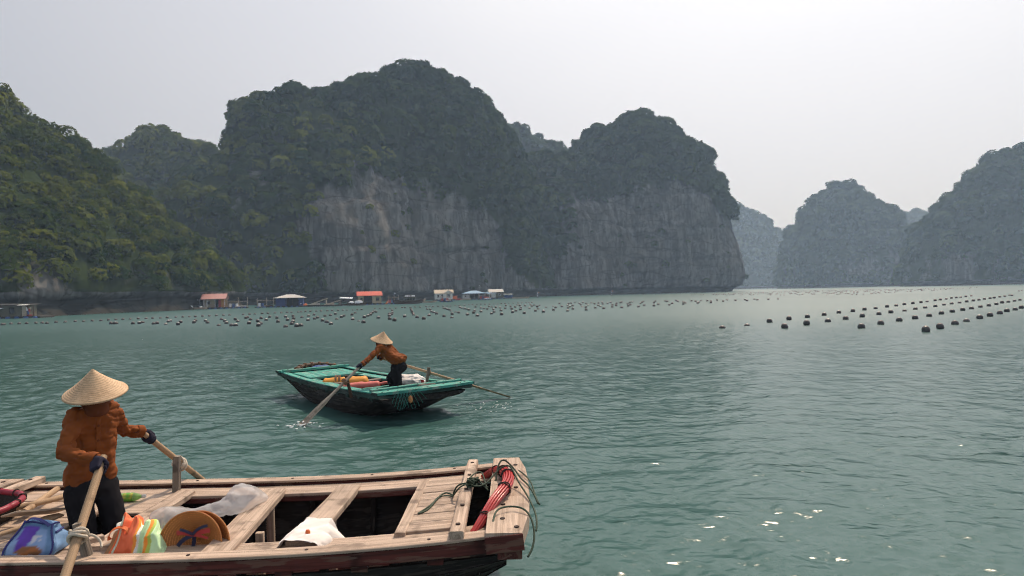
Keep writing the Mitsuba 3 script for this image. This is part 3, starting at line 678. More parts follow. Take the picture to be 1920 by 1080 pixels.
def skiff(key, at, yaw, ln, w, h, mat, inner, thwarts=2):
    """A small open boat: hull with pointed ends, thwarts and gunwale."""
    n = 17
    u = np.linspace(-1, 1, n)
    hw = w / 2 * np.sqrt(np.clip(1 - np.abs(u) ** 2.6, 0, 1)) + 0.03
    zt = h * (0.75 + 0.45 * u ** 2)
    sec = []
    for i in range(n):
        x = u[i] * ln / 2
        zb = -0.1 + 0.5 * h * np.abs(u[i]) ** 4
        o = [(-hw[i], zt[i]), (-hw[i] * 0.8, zb + 0.12), (-hw[i] * 0.4, zb), (hw[i] * 0.4, zb), (hw[i] * 0.8, zb + 0.12), (hw[i], zt[i])]
        inn = [(hw[i] * 0.86, zt[i]), (hw[i] * 0.66, zb + 0.18), (hw[i] * 0.3, zb + 0.08), (-hw[i] * 0.3, zb + 0.08), (-hw[i] * 0.66, zb + 0.18), (-hw[i] * 0.86, zt[i])]
        sec.append([(x, y, z) for y, z in o + inn])
    v = np.array(sec).reshape(-1, 3)
    m = 12
    i = np.arange(n * m).reshape(n, m)
    j = np.roll(i, -1, 1)
    f = np.stack([i[:-1], i[1:], j[1:], j[:-1]], -1).reshape(-1, 4)
    f = np.vstack([f[:, [0, 1, 2]], f[:, [0, 2, 3]], [[0, k + 1, k] for k in range(1, m - 1)], [[i[-1, 0], i[-1, k], i[-1, k + 1]] for k in range(1, m - 1)]])
    L = Local(key, at, yaw)
    L('hull', trimesh.Trimesh(v, f, process=False), mat)
    for x in np.linspace(-0.4, 0.4, thwarts) * ln * 0.8:
        L('thwart', bx(0.22, w * 0.8, 0.05, x, -w * 0.4, h * 0.62), inner)
    return L


k = thing('small_boat', 'low pale skiff moored in front of the pink roofed house', 'boat')
L = skiff(k, (-72.5, 158.4, 0), math.radians(10), 3.2, 1.0, 0.5, 'pale_timber', 'white_sheet')
L('bundle', moved(rbox((0.6, 0.5, 0.4), 0.15), (0.2, 0, 0.55)), 'white_sheet', smooth=40)

# blue house with the grey hipped roof
k = thing('float_house', 'dark blue float house under a wide grey hipped roof', 'floating house')
L = Local(k, (-53.2, 163.0, 0), math.radians(12))
raft(L, 7.4, 5.2, 0.3)
L('wall', bx(2.3, 3.8, 1.9, -2.0, 0.1, 0.3), 'wall_blue')
L('wall', bx(1.0, 3.8, 1.9, 2.6, 0.1, 0.3), 'wall_blue')
L('wall', bx(3.0, 0.12, 1.9, 0.62, 2.6, 0.3), 'dark_inside')
posts(L, (-0.8, 0.7, 2.1), 0.12, 1.9, 0.3, 'boat_brown')
L('roof', hip(6.3, 4.2, 2.2, 0.85, 0.45, 0.28), 'roof_grey')
L('lamp', moved(trimesh.creation.icosphere(subdivisions=2, radius=0.13), (2.6, -0.2, 0.75)), 'white_sheet', smooth=True)
k = thing('life_jacket_heap', 'small orange heap at the right corner of the blue house', 'heap')
m = trimesh.creation.icosphere(subdivisions=3, radius=1.0)
m.vertices *= np.array([0.5, 0.35, 0.28]) * (0.75 + 0.5 * meshkit.noise(m.vertices * 2.3, 4))[:, None]
put('life_jacket', moved(m, (-49.0, 161.8, 0.45)), 'life_orange', k, smooth=True)
put('pontoon', moved(rbox((2.2, 1.4, 0.5), 0.05), (-48.9, 162.0, 0.02)), 'raft_dark', k)

# wooden gangways
for at, yaw, ln, rise, lab in (((-46.0, 161.5, 0.2), math.radians(8), 4.3, 1.5, 'grey timber gangway sloping up beside the blue house'),
                               ((-42.4, 161.0, 0.15), math.radians(14), 3.9, 1.1, 'pale timber gangway sloping up towards the boat with the white awning')):
    k = thing('gangway', lab, 'gangway')
    L = Local(k, at, yaw)
    mat = 'pale_timber' if rise < 1.3 else 'roof_tan'
    for y in (0, 0.8):
        L('beam', trimesh.Trimesh(*board((-ln / 2, y, 0.15), (ln / 2, y, 0.15 + rise), 0.14, 0.14)[:2], process=False), mat)
    for q in np.linspace(0.04, 0.96, 11):
        L('plank', moved(rbox((ln / 14, 0.9, 0.04), 0.01), (-ln / 2 + q * ln, 0.4, 0.25 + q * rise), 0, (0, -math.atan(rise / ln), 0)), mat)
    L('leg', bx(0.1, 0.9, rise * 0.9, ln / 2 - 0.25, -0.05, 0), mat)
    L('pontoon', bx(ln + 0.6, 1.4, 0.45, 0, -0.2, -0.25), 'raft_dark')
    L('side_board', moved(rbox((ln * 0.45, 0.06, 0.55), 0.015), (-ln * 0.12, -0.12, 0.32)), mat)

# boats with white awnings
k = thing('awning_boat', 'small dark boat under a flat white awning left of the red roof', 'boat')
L = skiff(k, (-41.0, 168.5, 0), math.radians(5), 3.8, 1.3, 0.6, 'boat_brown', 'boat_brown')
posts(L, (-1.2, 1.2), -0.4, 1.35, 0.4, 'boat_brown')
posts(L, (-1.2, 1.2), 0.4, 1.35, 0.4, 'boat_brown')
L('awning', moved(rbox((3.1, 1.7, 0.22), 0.1), (0, 0, 1.85), 0, (0.1, 0.05, 0)), 'white_sheet', smooth=50)
k = thing('canopy_boat', 'brown boat with crumpled white covers moored before the red roofed house', 'boat')
L = skiff(k, (-37.2, 163.2, 0), math.radians(6), 4.6, 1.4, 0.7, 'boat_brown', 'pale_timber')
for x, sx, sz in ((-1.3, 0.65, 0.3), (0.45, 0.95, 0.48)):
    m = trimesh.creation.icosphere(subdivisions=3, radius=1.0)
    m.vertices *= np.array([sx, 0.55, sz]) * (0.8 + 0.4 * meshkit.noise(m.vertices * 2.6, 9))[:, None]
    L('cover', moved(m, (x, 0, 0.75)), 'white_sheet', smooth=True)

# red roofed house
k = thing('float_house', 'cream float house with a bright red roof', 'floating house')
L = Local(k, (-36.2, 173.0, 0), math.radians(16))
raft(L, 7.8, 5.6)
L('wall', bx(5.6, 4.2, 2.0, 0.2, 0.3, 0.35), 'wall_cream')
L('wall', join(*[trimesh.Trimesh(*(lambda mm: (mm.vert_properties[:, :3], mm.tri_verts))(manifold3d.Manifold.hull_points(np.array([(x, y, z) for x in (s, s + 0.1) for y, z in ((0.3, 2.35), (4.5, 2.35), (2.4, 3.1))], float)).to_mesh()), process=False) for s in (-2.6, 2.9)]), 'wall_cream')
L('door', bx(2.1, 0.1, 1.8, -0.35, 0.24, 0.38), 'dark_inside')
window(L, 2.1, 0.95, 0.8, 0.85, 0.24, 'wall_cream')
window(L, -1.95, 1.0, 0.6, 0.8, 0.24, 'wall_cream')
L('roof', moved(gable(5.7, 4.2, 2.4, 0.95, 0.35), (0.15, 0.3, 0)), 'roof_red')
for x in np.linspace(-2.9, 3.2, 16):
    L('roof__rib', moved(rbox((0.06, 2.6, 0.05), 0.015), (x, 1.18, 2.9), 0, (0.424, 0, 0)), 'roof_red')
k = thing('life_raft', 'orange and white tent shaped float right of the red roofed house', 'float')
put('cover', moved(lathe([(0.02, 0.85), (0.35, 0.6), (0.62, 0.15), (0.66, -0.1), (0.02, -0.1)], 16), (-32.7, 179.6, 0)), 'life_orange', k, smooth=40)
put('panel', moved(rbox((0.5, 0.25, 0.5), 0.12), (-32.45, 179.05, 0.35)), 'white_sheet', k, smooth=40)

# dark fishing boat with a cabin
k = thing('fishing_boat', 'dark wooden fishing boat with a brown cabin topped by white bundles', 'boat')
L = skiff(k, (-26.2, 171.6, 0), math.radians(4), 7.6, 1.9, 1.0, 'boat_brown', 'boat_brown', 3)
L('cabin', bx(2.9, 1.3, 1.15, 0.4, -0.65, 0.55), 'wall_olive')
for x in (-0.6, 0.1, 0.8, 1.5):
    w_ = L('window', bx(0.42, 0.05, 0.5, x, -0.69, 0.95), 'dark_inside')
L('roof', bx(3.3, 1.7, 0.09, 0.4, -0.85, 1.72), 'boat_brown')
for x, r in ((-0.4, 0.28), (0.35, 0.2), (1.25, 0.34)):
    m = trimesh.creation.icosphere(subdivisions=2, radius=r)
    m.vertices *= np.array([1.5, 1, 0.75])
    L('bundle', moved(m, (x, 0, 1.95)), 'white_sheet', smooth=True)
L('mast', bx(0.07, 0.07, 1.9, -3.3, 0, 0.7), 'boat_brown')
L('lamp', moved(trimesh.creation.icosphere(subdivisions=2, radius=0.16), (-3.3, 0, 2.7)), 'white_sheet', smooth=True)

k = thing('small_boat', 'low whitish skiff between the dark fishing boat and the white house', 'boat')
L = skiff(k, (-23.6, 190.5, 0), math.radians(6), 4.8, 1.1, 0.5, 'pale_timber', 'white_sheet', 3)
L('bow_plate', moved(rbox((0.5, 0.06, 0.9), 0.02), (-0.9, -0.2, 0.75), 0, (0, 0.7, 0)), 'pale_timber')

# white house
k = thing('float_house', 'small white float house with three dark windows and a tan gabled roof', 'floating house')
L = Local(k, (-23.4, 234.6, 0), math.radians(10))
raft(L, 7.4, 5.0, 0.5)
L('wall', bx(6.0, 4.0, 2.1, 0, 0, 0.5), 'wall_white')
L('gable_wall', (lambda mm: trimesh.Trimesh(mm.vert_properties[:, :3], mm.tri_verts, process=False))(manifold3d.Manifold.hull_points(np.array([(x, y, z) for y in (-0.015, 0.1) for x, z in ((-0.2, 2.6), (3.0, 2.6), (1.4, 3.5))], float)).to_mesh()), 'wall_white')
for x, w_, h_ in ((-2.0, 0.6, 1.0), (-0.6, 0.55, 1.05), (1.55, 0.95, 1.15)):
    window(L, x, 1.1, w_, h_)
L('roof', gable(6.1, 4.0, 2.62, 1.1, 0.3), 'roof_tan')
L('roof', (lambda mm: trimesh.Trimesh(mm.vert_properties[:, :3], mm.tri_verts, process=False))(manifold3d.Manifold.hull_points(np.array([(x, y, z) for y in (-0.35, 1.9) for x, z in ((-0.5, 2.52), (1.4, 3.62), (3.3, 2.52), (-0.5, 2.44), (1.4, 3.54), (3.3, 2.44))][:0] + [(x, y, z) for y in (-0.32, 1.9) for x, z in ((1.4, 3.66), (3.35, 2.55), (1.4, 3.56), (3.35, 2.45))], float)).to_mesh()), 'roof_tan')
k = thing('red_boat', 'small red and orange boat with a shelter right of the white house', 'boat')
L = skiff(k, (-20.3, 242.0, 0), math.radians(20), 4.0, 1.3, 0.6, 'cloth_red', 'pale_timber')
L('shelter', bx(1.8, 1.1, 1.0, -0.2, -0.5, 0.5), 'life_orange')
L('roof', bx(2.2, 1.4, 0.08, -0.2, -0.65, 1.55), 'cloth_red')

# blue roofed shed
k = thing('float_shed', 'open float shed under a wide pale blue roof', 'shed')
L = Local(k, (-13.8, 250.0, 0), math.radians(12))
raft(L, 10.5, 5.5, 0.45)
L('roof', hip(7.4, 4.4, 2.3, 1.0, 0.4, 0.3), 'roof_blue')
L('roof_wing', moved(rbox((4.2, 3.4, 0.09), 0.02), (5.0, 1.8, 2.35), 0, (0.10, 0.06, 0)), 'roof_blue')
posts(L, (-3.6, -1.8, 0.0, 1.8, 3.6, 6.4), 0.0, 1.9, 0.45, 'roof_grey')
L('wall', bx(6.8, 0.1, 1.8, 0, 3.8, 0.45), 'dark_inside')
L('wall', bx(2.4, 0.1, 1.4, -3.0, 0.9, 0.45), 'wall_white')
window(L, -3.1, 0.95, 0.6, 0.6, 0.84)
L('mast', bx(0.06, 0.06, 4.6, 2.2, 2.0, 0.45), 'roof_grey')
L('lamp', moved(trimesh.creation.icosphere(subdivisions=2, radius=0.18), (2.2, 2.0, 5.1)), 'white_sheet', smooth=True)
k = thing('small_boat', 'pale grey skiff moored before the blue roofed shed', 'boat')
skiff(k, (-17.2, 246.5, 0), math.radians(10), 4.6, 1.2, 0.55, 'roof_tan', 'pale_timber', 3)
for dx, dz, mat, lab in ((0.0, 0.55, 'cloth_red', 'dark red kayak racked at the right end of the blue roofed shed'), (0.4, 0.15, 'life_orange', 'orange kayak lying lowest at the right end of the blue roofed shed')):
    k = thing('kayak', lab, 'kayak')
    L = skiff(k, (-10.9 + dx, 253.6 - dx, 0.35 + dz), math.radians(-18), 3.8, 0.75, 0.35, mat, 'white_sheet', 1)

# grey roofed house and tarps at the right end
k = thing('float_house', 'grey roofed float house at the right end of the row', 'floating house')
L = Local(k, (-6.2, 268.0, 0), math.radians(14))
raft(L, 8.2, 5.0, 0.5)
L('wall', bx(5.2, 3.6, 2.2, 0, 0.3, 0.5), 'wall_olive')
L('wall', bx(2.6, 0.12, 1.5, -1.6, -0.2, 0.5), 'wall_white')
L('door', bx(0.5, 0.08, 1.3, -2.4, -0.26, 0.52), 'dark_inside')
window(L, 1.4, 1.2, 0.7, 0.8, 0.24)
L('roof', gable(5.3, 3.8, 2.75, 1.0, 0.4), 'roof_grey')
L('awning', moved(rbox((3.2, 1.6, 0.07), 0.02), (-1.8, -0.5, 2.25), 0, (0.12, 0, 0)), 'roof_blue')
k = thing('tarp_stack', 'stack of blue drums under a pale tarp right of the grey roofed house', 'drums')
for i in range(4):
    put('drum', moved(lathe([(0.02, 1.0), (0.36, 1.0), (0.38, 0.95), (0.38, 0.05), (0.36, 0), (0.02, 0)], 14), (-2.6 + 0.8 * i, 261.0, 0.4)), 'barrel_blue', k, smooth=30)
m = rbox((3.4, 1.3, 0.4), 0.15).subdivide().subdivide()
m.vertices += 0.18 * (meshkit.noise(m.vertices * 1.7, 3)[:, None] - 0.5) * np.array([0.3, 0.3, 1.6])
put('tarp', moved(m, (-1.6, 261.0, 1.6)), 'roof_grey', k)
put('pontoon', moved(rbox((4.4, 2.0, 0.7), 0.05), (-1.4, 261.2, 0.05)), 'raft_dark', k)
k = thing('small_boat', 'long pale skiff floating last at the right end of the houses', 'boat')
skiff(k, (3.2, 260.5, 0), math.radians(8), 6.6, 1.2, 0.55, 'pale_timber', 'roof_tan', 3)
for x, y, lab in ((10.4, 277.0, 'thin white marker pole nearest the pale skiff'), (44.2, 303.0, 'thin white marker pole at the start of the far float line')):
    k = thing('marker_pole', lab, 'marker pole')
    put('pole', moved(trimesh.creation.cylinder(0.07, 2.6, sections=8), (x, y, 0.9)), 'white_sheet', k, smooth=30)
    put('flag', moved(rbox((0.5, 0.03, 0.4), 0.01), (x + 0.3, y, 2.0)), 'life_orange', k)
    put('pontoon', moved(lathe([(0.02, 0.35), (0.35, 0.3), (0.42, 0.0), (0.02, -0.1)], 12), (x, y, 0)), 'raft_dark', k, smooth=30)

# low work platforms of the oyster farm between the houses
for x, y, w_, n_drum, lab, tarp in ((-66.0, 163.5, 5.2, 3, 'low work platform with poles right of the pink roofed house', 'roof_grey'), (-59.6, 164.5, 4.4, 2, 'low work platform with a dark tarp left of the blue house', 'boat_brown'),
                                    (-30.6, 176.0, 3.2, 2, 'small work platform between the red roofed house and the dark fishing boat', 'barrel_blue'), (-19.0, 196.0, 3.6, 3, 'work platform with drums before the white house', 'roof_tan'),
                                    (-9.5, 240.0, 5.0, 3, 'work platform with pale tarp in front of the grey roofed house', 'white_sheet')):
    k = thing('float_platform', lab, 'platform')
    L = Local(k, (x, y, 0), math.radians(12))
    raft(L, w_, 2.0, 0.25)
    for i in range(n_drum):
        L('barrel', moved(lathe([(0.02, 0.85), (0.27, 0.85), (0.29, 0.8), (0.29, 0.05), (0.27, 0), (0.02, 0)], 12), (-w_ * 0.3 + i * 0.75, 0.3, 0.26)), 'barrel_blue' if i % 2 else 'cloth_red' if x > -31 else 'white_sheet', smooth=30)
    posts(L, (-w_ / 2 + 0.3, 0.2, w_ / 2 - 0.3), 0.9, 1.5 + 0.3 * n_drum, 0.25, 'grey_pole' if 'grey_pole' in scene else 'pale_timber')
    L('crossbar', bx(w_ * 0.92, 0.07, 0.07, 0, 0.9, 1.6), 'pale_timber')
    m = rbox((w_ * 0.45, 0.9, 0.3), 0.1).subdivide().subdivide()
    m.vertices += (0.22 * (meshkit.noise(m.vertices * 2.1, 4) - 0.5))[:, None] * V(0.3, 0.3, 1.5)
    L('tarp', moved(m, (w_ * 0.18, 0.2, 0.45)), tarp)

# ---------------------------------------------------------------- the two rowing boats
class Sampan:
    def __init__(self, key, centre, heading, ln, w0, w1, top, rise, mats):
        self.key, self.ln, self.top, self.rise, self.m = key, ln, top, rise, mats
        self.w0, self.w1 = w0, w1
        self.ax, self.c = V(math.cos(heading), math.sin(heading)), V(*centre)
        self.ay = V(-self.ax[1], self.ax[0])

    def zt(self, u):
        u = np.asarray(u, float)
        return self.top + np.where(u > 0, self.rise[1], self.rise[0]) * np.abs(2 * u / self.ln) ** 2.2

    def half(self, u):
        t = 2 * np.asarray(u, float) / self.ln
        return (self.w0 + (self.w1 - self.w0) * (t + 1) / 2) / 2 * (1 + 0.03 * (1 - t * t))

    def at(self, u, v, z=0.0):
        """v from -1 to 1 across the rails when given with at(), z above the rail line."""
        p = self.c + self.ax * u + self.ay * v
        return V(p[0], p[1], float(self.zt(u)) + z)

    def line(self, u0, u1, side, inset, z, n=15):
        u = np.linspace(u0, u1, n)
        return np.array([self.at(a, side * (self.half(a) - inset), z) for a in u])

    def plank(self, name, u0, v0, u1, v1, w, t, z, mat, c=0.005, parent=None):
        """A straight board from (u0, v0) to (u1, v1), its top z above the rail line."""
        return putw(name, board(self.at(u0, v0, z - t / 2), self.at(u1, v1, z - t / 2), w, t, c=c), mat, parent or self.key)

    def hull(self):
        n = 33
        us = np.linspace(-self.ln / 2 + 0.10, self.ln / 2 - 0.10, n)
        secs = []
        for u in us:
            t = abs(2 * u / self.ln)
            zb = -0.16 + 0.66 * t ** 2.7
            zt = float(self.zt(u)) - self.m['gap']
            zb = min(zb, zt - 0.10)
            h = float(self.half(u)) - 0.07
            d = zt - zb
            out = [(h, zt), (h * 0.985, zt - 0.22 * d), (h * 1.0, zt - 0.225 * d), (h * 0.94, zt - 0.48 * d), (h * 0.957, zt - 0.485 * d), (h * 0.85, zt - 0.74 * d), (h * 0.868, zt - 0.745 * d), (h * 0.62, zb)]
            inn = [(h * 0.55, zb + 0.035), (h * 0.80, zt - 0.72 * d), (h * 0.93, zt - 0.35 * d), (h - 0.03, zt)]
            half_ = out + [(0.0, zb)]
            sec = [(-a, b) for a, b in out] + [(a, b) for a, b in reversed(out)] + [(a, b) for a, b in reversed(inn)] + [(-a, b) for a, b in inn]
            secs.append([np.append(self.c + self.ax * u + self.ay * a, b) for a, b in sec])
        v = np.array(secs)
        m = v.shape[1]
        i = np.arange(n * m).reshape(n, m)
        j = np.roll(i, -1, 1)
        f = np.stack([i[:-1], i[1:], j[1:], j[:-1]], -1).reshape(-1, 4)
        uv = np.stack([np.repeat(us[:, None], m, 1), np.repeat(np.arange(m)[None] * 0.13, n, 0)], -1).reshape(-1, 2)
        k = 16
        caps = []
        for row in (i[0], i[-1]):
            caps += [[row[0], row[a], row[a + 1]] for a in range(1, k - 1)]
        f = np.vstack([f[:, [0, 1, 2]], f[:, [0, 2, 3]], caps])
        putw('hull', (v.reshape(-1, 3), f, uv), self.m['hull'], self.key)
        for u in np.arange(-self.ln / 2 + 0.75, self.ln / 2 - 0.6, 0.52):
            t = abs(2 * u / self.ln)
            zb, zt, h = -0.10 + 0.66 * t ** 2.7, float(self.zt(u)) - 0.09, float(self.half(u)) - 0.12
            path = [np.append(self.c + self.ax * u + self.ay * a, b) for a, b in ((-h, zt), (-h * 0.9, zb + 0.4 * (zt - zb)), (-h * 0.6, zb + 0.05), (0, zb + 0.02), (h * 0.6, zb + 0.05), (h * 0.9, zb + 0.4 * (zt - zb)), (h, zt))]
            putw('frame', sweep(path, rect(0.06, 0.045), up=np.append(self.ax, 0)), self.m['frame'], self.key)
        for a in np.linspace(-0.42, 0.42, 6):
            z = 0.03
            p0, p1 = (np.append(self.c + self.ax * u + self.ay * a, z + 0.012) for u in (-self.ln * 0.27, self.ln * 0.27))
            putw('floor_board', board(p0, p1, 0.155, 0.02), self.m['floor'], self.key)

    def rails(self):
        e = self.ln / 2
        for s in (-1, 1):
            putw('gunwale_rail', sweep(self.line(-e + 0.05, e - 0.12, s, 0.045, -0.062), rect(0.085, 0.088)), self.m['rail'], self.key)
            putw('rail_cap', sweep(self.line(-e + 0.05, e - 0.12, s, 0.058, -0.008), rect(0.122, 0.02, 0.004)), self.m['cap'], self.key)
            putw('side_deck', sweep(self.line(-e + 0.2, e - 0.2, s, 0.24, -0.055), rect(0.25, 0.026, 0.004)), self.m['deck'], self.key)
            putw('coaming', sweep(self.line(-e + 0.75, e - 0.75, s, 0.358, -0.088), rect(0.024, 0.040, 0.004)), self.m['rail'], self.key)
            for u in np.arange(-e + 0.3, e - 0.2, 0.47):
                p = self.at(u, s * (float(self.half(u)) - 0.075), -0.13)
                putw('rail_block', board(p - np.append(self.ax, 0) * 0.05, p + np.append(self.ax, 0) * 0.05, 0.05, 0.06), self.m['rail'], self.key)
            for u in np.arange(-e + 0.4, e - 0.3, 0.74):
                p = self.at(u + rng.uniform(-0.1, 0.1), s * (float(self.half(u)) - 0.058), 0.0035)
                put('rail_cap' + ('' if s < 0 else '_001') + '__bolt', moved(trimesh.creation.cylinder(0.012, 0.006, sections=7), p), 'iron', self.key)

    def end(self, s, cap_w=0.22, bar=0.40):
        # s is +1 or -1
        """The cross pieces of one end: the end cap in sections with bolts, and the raised cross bar."""
        e = s * self.ln / 2
        h = float(self.half(e))
        cuts = np.array([-1, -0.62, -0.2, 0.22, 0.6, 1.0]) * (h + 0.05)
        for k in range(5):
            a, b = cuts[k] + 0.0015, cuts[k + 1] - 0.0015
            bulge = lambda v: 0.012 + 0.055 * (1 - (abs(v) / h) ** 3)
            pts = []
            for z in (0.014 - self.m['cap_t'], 0.014):
                for c_ in ((0, 0.004) if z < 0 else (0.005,)):
                    pass
                for v, ins in ((a, 0.003), (b, -0.003)):
                    for u in (e - s * cap_w, e + s * bulge(v)):
                        pts.append(np.append((self.c + self.ax * u + self.ay * (v))[:2], float(self.zt(e)) + z + rng.normal(0, 0.0012)))
            m = manifold3d.Manifold.hull_points(np.array(pts)).to_mesh()
            v_, f_ = np.array(m.vert_properties[:, :3]), np.array(m.tri_verts)
            uv = np.stack([(v_[:, :2] - self.c) @ self.ay + k * 3, (v_[:, :2] - self.c) @ self.ax], -1)
            kk = putw('end_plank', (v_, f_, uv), self.m['cap'], self.key)
            for q in range(2 if k in (0, 4) else 1):
                vv = (a + b) / 2 + (q - 0.5 * (k in (0, 4))) * 0.16
                p = self.at(e - s * (0.03 + 0.09 * ((k + q) % 2)), vv, 0)
                put('bolt', moved(trimesh.creation.cylinder(0.016, 0.012, sections=8), (p[0], p[1], float(self.zt(e)) + 0.016)), 'iron', kk)
        for sv in (-1, 1):
            putw('end_cheek', board(self.at(e - s * cap_w, sv * (h + 0.0555), 0.010 - self.m['cap_t'] / 2), self.at(e + s * 0.012, sv * (h + 0.0555), 0.010 - self.m['cap_t'] / 2), 0.010, self.m['cap_t'], c=0.002, n=2), self.m['rail'], self.key)
        zc = 0.012 - self.m['cap_t']
        putw('transom_beam', board(self.at(e - s * 0.075, -h - 0.02, zc - 0.032), self.at(e - s * 0.075, h + 0.02, zc - 0.032), 0.15, 0.062), self.m['rail'], self.key)
        hb = float(self.half(e - s * bar)) - 0.005
        kb = putw('cross_bar', board(self.at(e - s * bar, -hb, 0.024), self.at(e - s * bar, hb, 0.024), 0.088, 0.058, c=0.008), self.m['cap'], self.key)
        for v in np.linspace(-0.86, 0.86, 5) * hb:
            p = self.at(e - s * bar, v, 0.056)
            put('bolt', moved(trimesh.creation.cylinder(0.015, 0.010, sections=8), p), 'iron', kb)

    def deck(self, u0, u1, v0, v1, n, z=-0.02, mat=None, thick=0.024):
        w = (v1 - v0) / n
        for k in range(n):
            v = v0 + (k + 0.5) * w
            self.plank('deck_plank', u0, v, u1, v, w - 0.007 - rng.uniform(0, 0.003), thick, z - rng.uniform(0, 0.004), mat or self.m['deck'])


# near boat
near = thing('rowing_boat', 'bare wood rowing boat with dark red sides filling the lower left', 'boat')
N = Sampan(near, (-2.275, 5.10), 0.0, 4.60, 1.80, 1.80, 0.62, (0.02, 0.11), {'cap_t': 0.10, 'hull': 'tar_wood', 'rail': 'maroon_wood', 'cap': 'bare_wood', 'deck': 'bare_wood', 'frame': 'tar_wood', 'floor': 'maroon_wood', 'gap': 0.150})
N.hull()
N.rails()
N.end(1)
N.end(-1)
N.deck(1.53, 1.93, -0.60, 0.62, 7)
N.plank('beam', 1.505, -0.63, 1.505, 0.63, 0.072, 0.05, -0.012, 'bare_wood')
N.deck(-1.83, -0.97, -0.62, 0.62, 6)
N.plank('beam', -0.955, -0.62, -0.955, 0.62, 0.06, 0.045, -0.016, 'bare_wood')
N.deck(-0.92, -0.53, 0.10, 0.62, 2, -0.03)
N.deck(-0.92, -0.53, -0.62, -0.46, 1, -0.03)
N.plank('thwart', -0.47, -0.64, -0.49, 0.63, 0.15, 0.055, -0.010, 'bare_wood', 0.007)
N.plank('thwart', 0.365, -0.80, 0.25, 0.62, 0.195, 0.055, -0.012, 'bare_wood', 0.007)
N.plank('thwart', 0.86, -0.66, 0.87, 0.64, 0.19, 0.055, -0.012, 'bare_wood', 0.007)
for u, v in ((0.46, -0.28), (0.33, 0.30), (0.87, 0.1)):
    putw('thwart_leg', board(N.at(u, v, -0.07), np.append(N.at(u, v)[:2], 0.05), 0.055, 0.045, up=(0, 1, 0)), 'bare_wood', near)


def rope_coil(key, name, at, axis, r, thick, turns, mat, spread=0.03):
    """A lashing: a few turns of rope round an axis."""
    t = np.linspace(0, turns * 2 * math.pi, int(turns * 16))
    axis = unit(axis)
    a = unit(np.cross(axis, [0.2, 0.3, 0.9]))
    b = np.cross(axis, a)
    rr = r * (1 + 0.10 * np.sin(t * 1.7 + 1))
    path = np.asarray(at) + (rr * np.cos(t))[:, None] * a + (rr * np.sin(t))[:, None] * b + ((t / t[-1] - 0.5) * spread + 0.006 * np.sin(t * 2.3))[:, None] * axis
    return put(name, tube(path, thick, 6)[:2], mat, key, smooth=True)


scene['pale_rope'] = paint((0.50, 0.44, 0.36), 0.8, 0.3)
scene['green_rope'] = paint((0.035, 0.058, 0.038), 0.7, 0.3)
scene['old_rope'] = paint((0.20, 0.115, 0.07), 0.8, 0.35)

# tholes with their lashings
k = thing('thole_post', 'grey wooden oar post on the far rail of the near boat', 'oar post')
putw('post', board((-2.895, 5.80, 0.30), (-2.872, 5.80, 0.88), 0.055, 0.05, up=(0, 1, 0)), 'grey_wood', k)
rope_coil(k, 'rope_loop', (-2.885, 5.86, 0.80), (0.0, 0.8, -0.55), 0.048, 0.010, 3.2, 'pale_rope', 0.07)
k = thing('thole_post', 'leaning oar post on the near rail with a pale rope knot', 'oar post')
putw('post', board((-2.655, 4.29, 0.45), (-2.735, 4.26, 0.83), 0.055, 0.05, up=(0, 1, 0)), 'grey_wood', k)
rope_coil(k, 'rope_loop', (-2.705, 4.215, 0.765), (0.22, -0.75, -0.62), 0.046, 0.011, 3.4, 'pale_rope', 0.06)
put('rope_end', tube([(-2.67, 4.24, 0.76), (-2.63, 4.26, 0.745), (-2.60, 4.27, 0.70), (-2.585, 4.25, 0.68)], 0.008, 6, 14)[:2], 'pale_rope', k, smooth=True)


def oar(label, grip, through, water_len, blade_len, r, mat, flat=(0, 0, 1), blade_w=0.14):
    """A long oar from the grip through its lashing to a flat blade."""
    g, d = np.asarray(grip, float), unit(np.asarray(through, float) - np.asarray(grip, float))
    key = thing('oar', label, 'oar')
    n = 24
    t = np.linspace(-0.06, water_len - blade_len * 0.6, n)
    rr = r * np.interp(t, [-0.06, -0.045, 0.3, 1.2, 3.0], [0.82, 0.95, 1.0, 1.05, 0.85])
    putw('shaft', tube(g + t[:, None] * d, rr, 12), mat, key, smooth=True)
    t = np.linspace(water_len - blade_len, water_len, 14)
    q = (t - t[0]) / blade_len
    wid = blade_w * np.interp(q, [0, 0.25, 0.8, 1], [0.35, 0.85, 1.0, 0.8])
    thk = np.interp(q, [0, 0.3, 1], [r * 1.7, 0.022, 0.014])
    putw('blade', sweep(g + t[:, None] * d, [(-0.5, -0.22), (-0.3, -0.5), (0.3, -0.5), (0.5, -0.22), (0.5, 0.22), (0.3, 0.5), (-0.3, 0.5), (-0.5, 0.22)], up=flat, scale=np.stack([wid, thk], -1)), mat, key)
    return key


oar('near oar slanting down to the lower left under the right glove', (-2.80, 4.62, 1.11), (-2.70, 4.19, 0.745), 2.1, 0.9, 0.027, 'oar_wood', (0, 0.6, 0.8))
oar('far oar held out in the left glove over the far rail', (-2.915, 5.42, 1.125), (-2.895, 6.30, 0.545), 2.3, 0.9, 0.024, 'oar_wood', (0, 0.6, 0.8))

